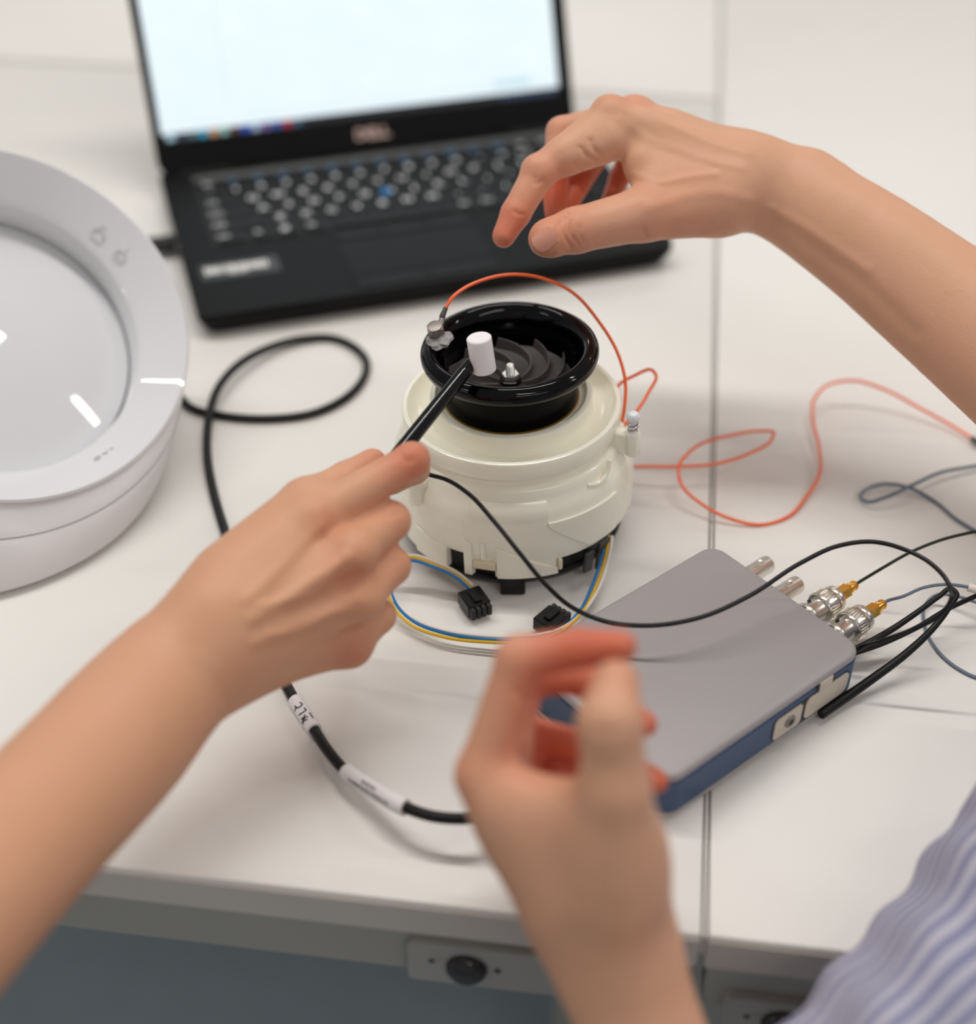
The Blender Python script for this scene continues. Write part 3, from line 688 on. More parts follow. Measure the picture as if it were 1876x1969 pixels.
# ================================================================== accelerometer with orange cable
sp = T(842, 648, 0.1162)
acc = thing('accelerometer', 'small grey vibration sensor on the black ring with a long orange cable', 'sensor', sp)
wx = []
bm = bmesh.new(); bmesh.ops.create_icosphere(bm, subdivisions=3, radius=1)
for v in bm.verts:
    nn = math.sin(v.co.x*7+v.co.y*5)*0.12+math.sin(v.co.y*11+v.co.z*6)*0.1
    v.co = Vector((v.co.x*0.0072*(1+nn), v.co.y*0.0060*(1+nn), v.co.z*0.0026*(1+nn*0.6)))
wv = np.array([v.co[:] for v in bm.verts]); wf = [[v.index for v in f.verts] for f in bm.faces]; bm.free()
build('mounting_wax', *xf((wv, wf), sp+[0.0008, -0.0022, -0.0006], axes_from((-0.25, -0.25, 1))), 'wax', acc, 'crumpled grey mounting wax')
SAX = axes_from((-0.15, -0.30, 1.0), (0.6, 0.6, 0))
hx6 = [(0.0040*math.cos(math.pi/3*i), 0.0040*math.sin(math.pi/3*i)) for i in range(6)]
build('sensor_body', *xf(prism([(x*1.15, y*1.15) for x, y in hx6], 0.0, 0.0058), sp+[-0.0006, 0.0008, 0.0008], SAX), 'sensor', acc, smooth=False)
build('sensor_cap', *xf(cap_lathe([(0.0039, 0.0058), (0.0038, 0.0066), (0.0032, 0.0068)], 24), sp+[-0.0006, 0.0008, 0.0008], SAX), 'sensor', acc)
b0 = sp+np.array([0.0008, 0.0036, 0.0042]); b1 = P(850, 610, 0.712); b2 = P(857, 592, 0.713)
build('cable_stub', *tube([b0-[0.0006, 0.002, 0.001], b0*0.5+b1*0.5, b1], [0.0020, 0.0017, 0.0013], 12, 4), 'sensor', acc)
build('cable_boot', *tube([b1*0.85+b0*0.15, b1, b2], [0.0014, 0.0016, 0.0012], 12, 5), 'boot', acc, 'dark cable boot')
oc = [b2, P(868, 574, .714), P(890, 556, .717), P(930, 538, .722), P(985, 528, .728), P(1045, 536, .733), P(1100, 562, .735), P(1150, 617, .735), P(1186, 676, .735), P(1202, 735, .735), P(1200, 785, .737), P(1194, 818, .742), P(1184, 815, .757), P(1178, 775, .768), P(1188, 742, .768), P(1220, 722, .766), P(1252, 711, .763), P(1261, 722, .760), P(1248, 752, .756), P(1224, 790, .751), P(1201, 817, .749), P(1185, 850, .757), P(1170, 880, .772)]
oc += [T(1175, 900, .010), T(1226, 897, .012), T(1300, 897, .013), T(1375, 892, .013), T(1440, 872, .014), T(1483, 845, .015), T(1487, 831, .016), T(1460, 829, .016), T(1400, 838, .016), T(1355, 850, .017), T(1322, 872, .018), T(1304, 900, .017), T(1310, 932, .013), T(1350, 970, .008), T(1400, 996, .004), T(1462, 1009, .001), T(1512, 995, .001), T(1550, 955, .002), T(1576, 908, .004), T(1574, 858, .006), T(1562, 805, .009), T(1565, 768, .012), T(1590, 741, .015), T(1640, 732, .017), T(1700, 749, .014), T(1770, 786, .008), T(1835, 822, .004), T(1876, 848, .003), T(1960, 905, .002)]
build('cable', *tube(oc, 0.00092, 8, 8), 'orange', acc, 'long thin orange cable')
build('cable_ferrule', *tube([T(1868, 843, .0035), T(1886, 855, .0035)], 0.0018, 10, 1, False), 'boot', acc)

# ================================================================== impact hammer
hammer = thing('impact_hammer', 'slim black impact hammer with a white cylindrical tip', 'hammer', P(924, 690, .676))
hA, hB = P(904, 701, .676), P(665, 1000, .632)
top_, bot_ = P(920, 656, .674), P(931, 706, .672)
tc_ = (top_+bot_)/2; tax = axes_from(np.array([-0.15, 0.06, 1.0])); hgt = 0.0185
build('tip', *xf(cap_lathe([(0.0052, -hgt/2), (0.0060, -hgt/2+0.0007), (0.0060, hgt/2-0.0006), (0.0054, hgt/2)], 40), tc_, tax), 'tipwhite', hammer, 'white plastic tip')
d = (hB-hA)/np.linalg.norm(hB-hA)
build('handle', *tube([hA-d*0.001, hA, hA+d*0.02, hA*0.5+hB*0.5, hB], [0.0031, 0.0034, 0.0035, 0.0037, 0.0038], 24, 3), 'handle', hammer, 'glossy black handle')
build('collar', *tube([hA-d*0.0035, hA+d*0.001], 0.0024, 20, 1, False), 'blackmatte', hammer)
hc = [hB, P(690, 962, .645), P(745, 916, .656), P(792, 899, .665), P(826, 913, .667), P(852, 920, .666), P(900, 949, .659), P(950, 1003, .650), P(1000, 1065, .644), P(1050, 1125, .646), P(1100, 1168, .652), P(1160, 1194, .650), P(1240, 1203, .648), P(1340, 1189, .650), P(1440, 1146, .657), P(1540, 1082, .665), P(1610, 1050, .668), P(1680, 1042, .668), P(1740, 1057, .666), P(1790, 1084, .660), P(1822, 1120, .654), P(1828, 1152, .648), P(1808, 1182, .650), P(1760, 1208, .655), P(1700, 1230, .660), T(1645, 1250, .014), T(1632, 1258, .013)]
build('cable', *tube(hc, 0.00112, 8, 8), 'cable2', hammer, 'thin black cable')

# ================================================================== USB measurement box
u_ = np.array([0.728, -0.6855, 0]); o_ = np.array([0.6855, 0.728, 0]); BXA = np.array([u_, o_, [0, 0, 1.0]])
B0 = np.array([0.0437, 0.5537, 0]) - u_*0.0045 + o_*0.0030
BW, BL = 0.0985, 0.130
box = thing('measurement_box', 'flat grey measurement box with a blue band and metal sockets', 'box', B0+u_*BW/2-o_*BL/2)
def bx_(VF, off=(0, 0, 0)): V, F = VF; return (np.asarray(V, float)+off) @ BXA + B0, F
def outline(e, r): return rrect(-e, -BL-e, BW+e, e, r, 8)
def slabs(levels):
    V = []; F = []; n_ = None
    for e, r, z in levels:
        p = outline(e, r); n_ = len(p); V += [(x, y, z) for x, y in p]
    for j in range(len(levels)-1):
        for i in range(n_): i2 = (i+1) % n_; F.append([j*n_+i, j*n_+i2, (j+1)*n_+i2, (j+1)*n_+i])
    F.append(list(range(n_))[::-1]); F.append([(len(levels)-1)*n_+i for i in range(n_)])
    return np.array(V), F
build('bottom_plate', *bx_(slabs([(-0.003, .008, .0012), (0, .009, .0025), (0, .009, .0052)])), 'boxedge', box, 'grey bottom plate')
build('blue_band', *bx_(slabs([(-0.0012, .008, .0050), (0.0002, .009, .0062), (0.0002, .009, .0245), (-0.0012, .008, .0262)])), 'boxblue', box, 'dark blue band')
build('top_plate', *bx_(slabs([(0, .009, .0262), (0, .009, .0280), (-0.0008, .0085, .0292), (-0.0022, .008, .0297)])), 'boxtop', box, 'grey top plate')
for sx in (0.012, BW-0.012):
    for sy in (-0.012, -BL+0.012): build('rubber_foot', *bx_(cap_lathe([(0.005, 0), (0.005, 0.0014)], 16), (sx, sy, 0)), 'blackmatte', box)
# metal inlay on the side facing the camera: local plane x = BW
def side(poly, x0, x1):                                            # poly in (y, z)
    V, F = prism(poly, x0, x1); V = np.stack([V[:, 2], V[:, 0], V[:, 1]], 1); return bx_((V, F))
XS = BW+0.0002
build('inlay_groove', *side(rrect(-0.0620, 0.0070, -0.0088, 0.0222, 0.004), XS-0.002, XS+0.0002), 'groove', box, smooth=False)
build('inlay', *side(rrect(-0.0400, 0.0078, -0.0096, 0.0214, 0.0035), XS-0.002, XS+0.0007), 'brushed', box, 'beige metal inlay', smooth=False)
build('inlay', *side(rrect(-0.0612, 0.0078, -0.0424, 0.0214, 0.0025), XS-0.002, XS+0.0007), 'brushed', box, 'beige metal inlay with a screw', smooth=False)
build('inlay_tab', *side([(-0.0315, 0.0215), (-0.0225, 0.0215), (-0.0225, 0.0264), (-0.0315, 0.0264)], XS-0.002, XS+0.0006), 'brushed', box, smooth=False)
for yy in (-0.0325, -0.0217): build('notch', *side(rrect(yy-0.0011, 0.0222, yy+0.0011, 0.0258, 0.0008), XS-0.001, XS+0.0003), 'groove', box, smooth=False)
sc = (np.array([[XS+0.0007, -0.0505, 0.0145]]) @ BXA + B0)[0]
SXA = axes_from(u_, o_)
build('screw', *xf(cap_lathe([(0.0034, 0), (0.0033, 0.0006), (0.0024, 0.0009)], 24), sc, SXA), 'sensor', box, 'small steel screw')
build('screw_socket', *xf(prism([(0.0021*math.cos(math.pi/3*i), 0.0021*math.sin(math.pi/3*i)) for i in range(6)], 0.0008, 0.0010), sc, SXA), 'groove', box, smooth=False)
# BNC sockets on the far end, y = 0 outward +o
JZ = 0.0152; JU = [0.0192, 0.0392, 0.0581, 0.0761]
OAX = axes_from(o_, u_)
for ju in JU:
    c = B0+u_*ju+[0, 0, JZ]
    js = build('bnc_socket', *xf(lathe([(0.0066, 0.0000), (0.0066, 0.0022), (0.0050, 0.0024), (0.0048, 0.0030), (0.0048, 0.0225), (0.0044, 0.0235), (0.0036, 0.0235), (0.0036, 0.006), (0.0004, 0.006)], 32), c, OAX), 'nickel', box, 'nickel bayonet socket')
    for s in (1, -1):
        pc = c+o_*0.0165+np.array([0, 0, s*0.0046])
        build('lug', *xf(cap_lathe([(0.0013, 0), (0.0013, 0.0018), (0.0008, 0.0021)], 12), pc, axes_from((0, 0, s))), 'nickel', js)
def coax(ju, mt, pts, lab, r=0.00088):
    c = B0+u_*ju+[0, 0, JZ]-o_*0.0010
    t = thing('coaxial_cable', lab, 'cable', c)
    sh = build('bayonet_plug', *xf(lathe([(0.0050, 0.0080), (0.0070, 0.0080), (0.0072, 0.0086), (0.0072, 0.0098), (0.0062, 0.0106), (0.0060, 0.0112), (0.0060, 0.0190), (0.0074, 0.0190), (0.0076, 0.0196), (0.0076, 0.0254), (0.0074, 0.0260), (0.0054, 0.0260), (0.0054, 0.0280), (0.0068, 0.0280), (0.0070, 0.0286), (0.0070, 0.0306), (0.0068, 0.0312), (0.0046, 0.0312), (0.0042, 0.0336), (0.0034, 0.0338)], 40), c, OAX), 'nickel', t, 'nickel bayonet plug')
    for i in range(30):
        a = 2*math.pi*i/30; V, F = bevel_box(0.0008, 0.0007, 0.0052, 0.0, 1)
        ko = xf(xf((V, F), (0.0, 0.0077, 0.0225)), c, np.array([math.cos(a)*OAX[0]+math.sin(a)*OAX[1], -math.sin(a)*OAX[0]+math.cos(a)*OAX[1], OAX[2]]))
        knurl.append(ko)
    build('knurling', *merge(*knurl[-30:]), 'nickel', sh, smooth=False)
    a = -2.2; sl = c+o_*0.0145+0.0064*(math.cos(a)*OAX[0]+math.sin(a)*OAX[1])
    build('bayonet_slot', *xf(cap_lathe([(0.0011, -0.0002), (0.0011, 0.0002)], 12), sl, axes_from(math.cos(a)*OAX[0]+math.sin(a)*OAX[1])), 'groove', sh)
    g = build('gold_connector', *xf(merge(prism([(0.0042*math.cos(math.pi/3*i), 0.0042*math.sin(math.pi/3*i)) for i in range(6)], 0.0340, 0.0395), cap_lathe([(0.0025, 0.0395), (0.0024, 0.0412), (0.0029, 0.0413), (0.0029, 0.0424), (0.0021, 0.0426), (0.0021, 0.0452), (0.0027, 0.0453), (0.0026, 0.0464), (0.0014, 0.0467)], 24)), c, OAX), 'gold', t, 'gold threaded connector')
    e0 = c+o_*0.0460
    build('cable', *tube([e0, e0+o_*0.003]+pts, r, 8, 8), mt, t)
    return t
knurl = []
coax(JU[2], 'green_cable', [T(1690, 1096, .024), T(1750, 1062, .028), T(1810, 1038, .03), T(1876, 1022, .03), T(1960, 1010, .02)], 'dark green coaxial cable on the socket second from the box corner')
gr = coax(JU[3], 'grey_cable', [T(1735, 1147, .022), T(1775, 1130, .024), T(1820, 1124, .024), T(1870, 1131, .022), T(1925, 1148, .018), T(1930, 1166, .014), T(1890, 1162, .010), T(1840, 1147, .008), T(1800, 1144, .006), T(1777, 1165, .003), T(1776, 1196, .001), T(1790, 1234, .001), T(1825, 1274, .001), T(1860, 1296, .001), T(1920, 1316, .001)], 'blue-grey coaxial cable on the socket nearest the box corner')
build('ferrule', *tube([T(1860, 1129, .022), T(1880, 1134, .0215)], 0.0022, 10, 1, False), 'w_white', gr, 'white cable ferrule')
gl = build('signal_cable', *tube([T(1960, 880, .004), T(1876, 896, .004), T(1810, 908, .006), T(1755, 932, .008), T(1700, 957, .006), T(1668, 965, .004), T(1654, 957, .003), T(1664, 942, .003), T(1695, 931, .003), T(1745, 937, .003), T(1795, 963, .001), T(1840, 1000, .001), T(1876, 1022, .001), T(1950, 1070, .001)], 0.00105, 8, 8), 'grey_cable')
tag(gl, 'blue-grey cable with a small closed loop at the right edge, above the green cable', 'cable')
bc = build('black_cable', *tube([T(1578, 1374, .0045), T(1620, 1345, .005), T(1680, 1303, .008), T(1745, 1254, .014), T(1796, 1205, .021), T(1826, 1165, .026), T(1838, 1140, .028), T(1828, 1132, .028), T(1806, 1146, .026), T(1765, 1176, .022), T(1705, 1216, .017), T(1650, 1246, .012), T(1634, 1254, .010)], [0.0024, 0.0024, 0.0022, 0.0019, 0.0016, 0.0014, 0.0013, 0.0013, 0.0014, 0.0016, 0.0017, 0.0018], 10, 8), 'cable')
tag(bc, 'thick black cable doubled into a narrow loop beside the measurement box', 'cable')
bd = build('black_cable', *tube([T(1636, 1258, .007), T(1690, 1240, .009), T(1760, 1208, .014), T(1820, 1172, .018), T(1876, 1146, .018), T(1950, 1110, .012)], 0.0013, 10, 8), 'cable')
tag(bd, 'straight black cable running from the box corner out to the right edge', 'cable')

# ================================================================== thick black USB cable with label sleeves
usb = thing('usb_cable', 'thick black data cable with two white label sleeves, coiled behind the fan', 'cable', T(565, 1335, 0))
R0 = 0.0026
pl0 = LO+np.array([-0.004, 0.1205, 0.0]) @ LAX
def lapw(x, y, z): return np.array([x, y, z]) @ LAX + LO
build('plug', *lp_(bevel_box(0.026, 0.0135, 0.0075, 0.001, 2), (-0.0135, 0.124, 0.0085)), 'blackmatte', usb, 'black plug in the laptop side')
build('plug_shell', *lp_(bevel_box(0.006, 0.0115, 0.0048, 0.0003, 1), (0.000, 0.124, 0.0085)), 'nickel', usb)
uc = [lapw(-0.026, 0.124, 0.0085), lapw(-0.045, 0.122, 0.006), lapw(-0.060, 0.105, R0), lapw(-0.058, 0.070, R0), lapw(-0.045, 0.030, R0), lapw(-0.035, -0.010, R0), T(330, 742, R0), T(375, 788, R0), T(430, 800, R0), T(520, 805, R0), T(600, 795, R0), T(660, 768, R0), T(697, 730, R0), T(704, 695, R0), T(680, 667, R0), T(635, 650, R0), T(580, 652, R0*1.5), T(520, 668, R0*2.2), T(460, 700, R0*3), T(420, 745, R0*3.2), T(402, 800, R0*3), T(398, 870, R0*2), T(410, 945, R0*1.3), T(432, 1020, R0), T(470, 1120, R0), T(515, 1230, R0), T(560, 1335, R0)]
ucl = [T(560, 1335, R0), T(590, 1380, R0+.001), T(630, 1443, R0+.003), T(665, 1483, R0+.005), T(720, 1520, R0+.009), T(780, 1553, R0+.014), T(840, 1571, R0+.017), T(905, 1573, R0+.018), T(975, 1555, R0+.018), T(1040, 1500, R0+.014), T(1085, 1440, R0+.010), T(1105, 1410, R0+.008)]
path = spline(uc[:-1]+ucl, 8)
build('cable', *tube(path, R0, 12, 1, False), 'cable', usb)
def nearest(x, y):
    q = path-CO; z = q@CF; X = IW/2+FPX*(q@CR)/z; Y = IH/2-FPX*(q@CU)/z
    return int(np.argmin((X-x)**2+(Y-y)**2))
def sleeve(xa, ya, xb, yb, r, name='label_sleeve'):
    i0, i1 = nearest(xa, ya), nearest(xb, yb); pp = path[i0:i1+1]
    # resample and relax so that the sleeve stays straight
    return build(name, *tube(pp, r, 20, 1, False), 'sleeve', usb, 'white label sleeve'), i0, i1
def wrap(VF, i0, i1, r, shift=0.0, rot=0.0, flip=1):
    """lay flat lettering around the cable: x along it, y around it, facing up and to the camera"""
    V, F = VF; L = np.concatenate([[0], np.cumsum(np.linalg.norm(np.diff(path[i0:i1+1], axis=0), axis=1))]); pp = path[i0:i1+1]
    tn = np.gradient(pp, axis=0); tn /= np.linalg.norm(tn, axis=1)[:, None]; out = []
    for x, y, z in V:
        s = L[-1]/2+flip*x+shift; c = np.array([np.interp(s, L, pp[:, i]) for i in range(3)]); t = np.array([np.interp(s, L, tn[:, i]) for i in range(3)]); t /= np.linalg.norm(t)
        nrm = -CF-t*(-CF@t); nrm /= np.linalg.norm(nrm); side_ = np.cross(nrm, t); a = flip*y/r+rot
        out.append(c+(r+0.00012)*(math.cos(a)*nrm+math.sin(a)*side_))
    return np.array(out), F
s1, i0, i1 = sleeve(572, 1345, 608, 1402, 0.0036)
strokes = [[(-.0048, .0018), (-.0030, .0020), (-.0024, .0006), (-.0034, -.0004), (-.0048, -.0004)], [(-.0036, -.0004), (-.0032, -.0020)], [(-.0008, .0018), (.0008, .0020), (.0012, .0004), (.0004, -.0014)], [(.0030, .0008), (.0046, -.0014)], [(.0048, .0012), (.0030, -.0016)], [(.0040, .0004), (.0058, -.0022)], [(.0060, .0006), (.0042, -.0024)], [(.0026, .0026), (.0064, .0026)]]
ink = []
for s in strokes:
    q = spline([(x*1.15, y*1.3, 0) for x, y in s], 4); w = 0.00036
    t = np.gradient(q, axis=0); nn = np.stack([-t[:, 1], t[:, 0], 0*t[:, 0]], 1); nn /= np.linalg.norm(nn, axis=1)[:, None]+1e-12
    V = np.concatenate([q+nn*w, q-nn*w]); k = len(q); F = [[i, i+1, k+i+1, k+i] for i in range(k-1)]; ink.append((V, F))
build('handwriting', *wrap(merge(*ink), i0, i1, 0.0036), 'ink', s1, 'handwritten black marks', smooth=False)
s2, i0, i1 = sleeve(664, 1482, 783, 1554, 0.0039)
build('lettering', *wrap(text2d('NATIONAL INSTRUMENTS', 0.0023, 0.00004), i0, i1, 0.0039, 0.0, -0.22, -1), 'print', s2, 'small grey lettering', smooth=False)
build('lettering', *wrap(text2d('192127J-02', 0.0022, 0.00004), i0, i1, 0.0039, -0.001, 0.45, -1), 'print', s2, 'small grey lettering', smooth=False)

# ================================================================== people
def J(x, y, d, r): return P(x, y, d), r*d/FPX                      # a joint: place and radius
def C_(a, b, k=0.004, s=1.0, flat=None):
    return cone(a[0], a[1], b[0], b[1], k, CF if (s != 1.0 and flat is None) else flat, s)
def chain(js, k=0.003, s=1.0): return [C_(js[i], js[i+1], k, s) for i in range(len(js)-1)]
def limb(js, k, s):
    pos = spline([j[0] for j in js], 4); rad = spline([(j[1], 0, 0) for j in js], 4)[:, 0]
    return dict(group=[cone(pos[i], rad[i], pos[i+1], rad[i+1], k, CF, s) for i in range(len(pos)-1)], k=k)
def flush(V, spots, base=0.0):
    f = np.full(len(V), base)
    for (c, r, s) in spots: f += s*np.exp(-((V-c)**2).sum(1)/(r*r))
    return np.clip(f, 0, 1)

# ---- right-hand person: right hand over the fan (A) and left hand near the camera (C)
def hand_a():
    idx = [J(1176, 226, .740, 39), J(1037, 331, .735, 32.5), J(991, 411, .732, 28.5), J(968, 454, .730, 22.5)]
    mid = [J(1218, 225, .757, 37), J(1079, 254, .768, 29), J(1066, 352, .762, 26), J(1068, 408, .756, 22)]
    rng = [J(1248, 238, .776, 35), J(1152, 288, .788, 27), J(1108, 358, .780, 23.5), J(1086, 406, .772, 20)]
    pky = [J(1270, 264, .795, 31), J(1216, 282, .804, 23), J(1190, 345, .798, 20), J(1168, 398, .790, 17)]
    thb = [J(1380, 394, .742, 60), J(1236, 412, .727, 51), J(1106, 443, .717, 43), J(1056, 456, .713, 37)]
    pr = []
    for f, b in ((idx, (1425, 335, .745, 62)), (mid, (1440, 333, .758, 62)), (rng, (1450, 348, .772, 56)), (pky, (1455, 365, .784, 50))):
        pr.append(C_(J(*b), f[0], 0.007))
    pr.append(C_(thb[0], thb[1], 0.010)); pr += [C_(J(1240, 315, .738, 44), J(1400, 366, .742, 66), 0.008), C_(J(1262, 360, .733, 42), J(1380, 388, .740, 56), 0.008)]
    pr += [C_(J(1290, 270, .757, 50), J(1420, 345, .76, 68), 0.007), C_(J(1290, 330, .775, 44), J(1420, 365, .770, 56), 0.007)]
    wr = [J(1432, 345, .752, 84), J(1495, 367, .752, 92), J(1636, 451, .742, 105), J(1803, 577, .728, 122), J(2050, 770, .700, 150), J(2300, 960, .670, 165)]
    pr.append(limb(wr, 0.012, 0.80))
    pr.append(C_(J(1575, 368, .750, 56), J(1555, 350, .752, 56), 0.008))
    for f in (idx, mid, rng, pky):
        pr += [C_(f[0], f[1], 0.0032), C_(f[1], f[2], 0.0022), C_(f[2], f[3], 0.002)]
    pr += [C_(thb[1], thb[2], 0.004), C_(thb[2], thb[3], 0.003)]
    pr.append(C_(J(1168, 268, .738, 44), J(1092, 301, .736, 36), 0.004))
    # knuckles and pads
    pr += [C_(J(1166, 213, .739, 27), J(1176, 216, .740, 27), 0.004), C_(J(1218, 212, .756, 26), J(1228, 213, .757, 26), 0.004)]
    pr += [C_(J(1030, 326, .733, 27), J(1040, 330, .733, 28), 0.003), C_(J(1046, 462, .712, 28), J(1060, 460, .712, 32), 0.004)]
    cuts = []
    spots = [(idx[3][0], .018, .75), (idx[1][0], .012, .45), (idx[2][0], .010, .35), (thb[3][0], .016, .5), (thb[2][0], .014, .3), (mid[3][0], .022, .75), (mid[2][0], .014, .5), (rng[2][0], .018, .75), (rng[3][0], .016, .7), (pky[2][0], .02, .85), (idx[0][0]+CU*.008, .012, .35), (mid[0][0]+CU*.008, .012, .35), (mid[1][0], .012, .35), (P(1290, 420, .72), .03, .22)]
    return pr, cuts, spots
def hand_c():
    idx = [J(929, 1490, .505, 53), J(999, 1268, .500, 46), J(1108, 1247, .496, 40), J(1194, 1243, .493, 33)]
    mid = [J(968, 1500, .525, 48), J(1008, 1300, .530, 38), J(1115, 1303, .532, 34), J(1240, 1393, .528, 26)]
    rng = [J(990, 1515, .545, 46), J(1015, 1412, .550, 36), J(1130, 1438, .548, 32), J(1262, 1502, .535, 25)]
    pky = [J(1010, 1540, .560, 44), J(1060, 1474, .562, 36), J(1140, 1500, .560, 30), J(1215, 1555, .556, 22)]
    thb = [J(1172, 1700, .492, 100), J(1182, 1520, .474, 66), J(1173, 1390, .468, 62), J(1184, 1314, .474, 47)]
    pr = []
    for f, b in ((idx, (1095, 1720, .503, 84)), (mid, (1110, 1725, .518, 84)), (rng, (1130, 1730, .530, 80)), (pky, (1150, 1735, .540, 74))):
        pr.append(C_(J(*b), f[0], 0.009))
    pr += [C_(thb[0], thb[1], 0.009), C_(J(972, 1535, .500, 46), J(1160, 1568, .484, 60), 0.014), C_(J(1000, 1590, .505, 62), J(1180, 1640, .492, 92), 0.014)]
    wr = [J(1128, 1660, .510, 132), J(1168, 1790, .510, 134), J(1222, 1950, .510, 122), J(1290, 2150, .505, 132), J(1370, 2340, .50, 150)]
    pr.append(limb(wr, 0.016, 0.80))
    up = [J(1370, 2340, .50, 150), J(1560, 2250, .51, 165), J(1900, 1960, .535, 210)]
    for i in range(2): pr.append(C_(up[i], up[i+1], 0.02))
    for f in (idx, mid, rng, pky): pr += [C_(f[0], f[1], 0.004), C_(f[1], f[2], 0.003), C_(f[2], f[3], 0.002)]
    pr += [C_(thb[1], thb[2], 0.005), C_(thb[2], thb[3], 0.004)]
    spots = [(idx[3][0], .022, .8), (idx[2][0], .016, .55), (idx[1][0]+CU*-.006+CR*.006, .016, .6), (mid[3][0], .02, .95), (mid[2][0], .022, .6), (mid[1][0], .02, .5), (rng[3][0], .018, .95), (rng[2][0], .022, .5), (rng[1][0], .02, .45), (pky[1][0], .03, .8), (idx[0][0]-CR*.006, .012, .4), (P(1010, 1440, .49), .014, .45)]
    return pr, [], spots
def normals(V, F):
    n_ = np.cross(V[F[:, 2]]-V[F[:, 0]], V[F[:, 3]]-V[F[:, 1]]); N = np.zeros_like(V)
    for k in range(4): np.add.at(N, F[:, k], n_)
    return N/(np.linalg.norm(N, axis=1)[:, None]+1e-12)
def surface_at(V, x, y):
    q = V-CO; z = q@CF; X = IW/2+FPX*(q@CR)/z; Y = IH/2-FPX*(q@CU)/z
    near = np.where((X-x)**2+(Y-y)**2 < 49)[0]
    if len(near) == 0: near = np.argsort((X-x)**2+(Y-y)**2)[:6]
    k = near[np.argmin(z[near])]; c = V[k]
    N = V[((V-c)**2).sum(1) < 0.0035**2]; N = N-N.mean(0); w, e = np.linalg.eigh(N.T@N); n_ = e[:, 0]
    return c, n_*(-1 if n_@CF > 0 else 1)
def relief(V, F, lines):
    '''skin folds (negative) and tendons or veins (positive): lines of places on the skin, with width and height'''
    N = normals(V, F); D = np.zeros(len(V))
    for pts, w, h in lines:
        q = np.array([surface_at(V, *p)[0] for p in pts]); q = spline(q, 6) if len(q) > 2 else np.linspace(q[0], q[1], 8)
        lo, hi = q.min(0)-4*w, q.max(0)+4*w; k = np.where(((V > lo) & (V < hi)).all(1))[0]
        d2 = np.full(len(k), 1e9)
        for i in range(len(q)-1):
            ab = q[i+1]-q[i]; t = np.clip(((V[k]-q[i])@ab)/(ab@ab+1e-15), 0, 1); d2 = np.minimum(d2, ((V[k]-q[i]-t[:, None]*ab)**2).sum(1))
        D[k] += h*np.exp(-d2/(w*w))
    return V+N*D[:, None]
pA, cA, sA = hand_a(); pC, cC, sC = hand_c()
per = thing('person', 'person in a blue striped shirt reaching over the fan from the right', 'person', (0.36, 0.16, -0.73))
va, fa = sdf_mesh(pA, 0.00115, cA, 3); vc, fc = sdf_mesh(pC, 0.0015, cC, 4)
va = relief(va, fa, [([(1092, 403), (1084, 425), (1090, 452), (1104, 478)], .0009, -.0009), ([(1103, 402), (1096, 425), (1101, 452), (1114, 476)], .0009, -.0008), ([(1080, 412), (1074, 432), (1078, 456)], .0008, -.0006), ([(1118, 440), (1120, 458), (1128, 472)], .0009, -.0005),
    ([(1022, 343), (1034, 352), (1046, 352)], .0009, -.0006), ([(985, 402), (997, 412), (1012, 414)], .0009, -.0007), ([(1120, 288), (1130, 304), (1150, 314)], .0012, -.0009), ([(1140, 272), (1144, 292), (1160, 306)], .0012, -.0009), ([(1104, 318), (1110, 328), (1120, 332)], .001, -.0005),
    ([(1238, 448), (1243, 462)], .0012, -.0012), ([(1290, 455), (1330, 450), (1372, 436)], .0012, -.0006), ([(1345, 455), (1375, 446), (1400, 434)], .0012, -.0007), ([(1240, 205), (1300, 238), (1370, 268), (1440, 290)], .0028, .0006), ([(1195, 225), (1260, 268), (1350, 300), (1430, 318)], .0030, .0006), ([(1230, 250), (1290, 285), (1370, 316)], .003, -.0004), ([(1210, 335), (1260, 345), (1320, 335), (1380, 330)], .002, .0006), ([(1250, 392), (1310, 375), (1380, 372), (1450, 385)], .0032, .0006), ([(1460, 420), (1540, 470), (1640, 540), (1750, 640)], .0045, -.0009), ([(1480, 408), (1560, 450), (1660, 520)], .003, .0007)])
vc = relief(vc, fc, [([(1140, 1470), (1165, 1478), (1195, 1476)], .0012, -.0006), ([(1130, 1400), (1165, 1410), (1205, 1402)], .0012, -.0007), ([(1000, 1330), (1010, 1345), (1030, 1350)], .0015, -.0008)])
fast_mesh('body', np.concatenate([va, vc]), np.concatenate([fa, fc+len(va)]), 'skin', per, {'flush': np.concatenate([flush(va, sA), flush(vc, sC)])})
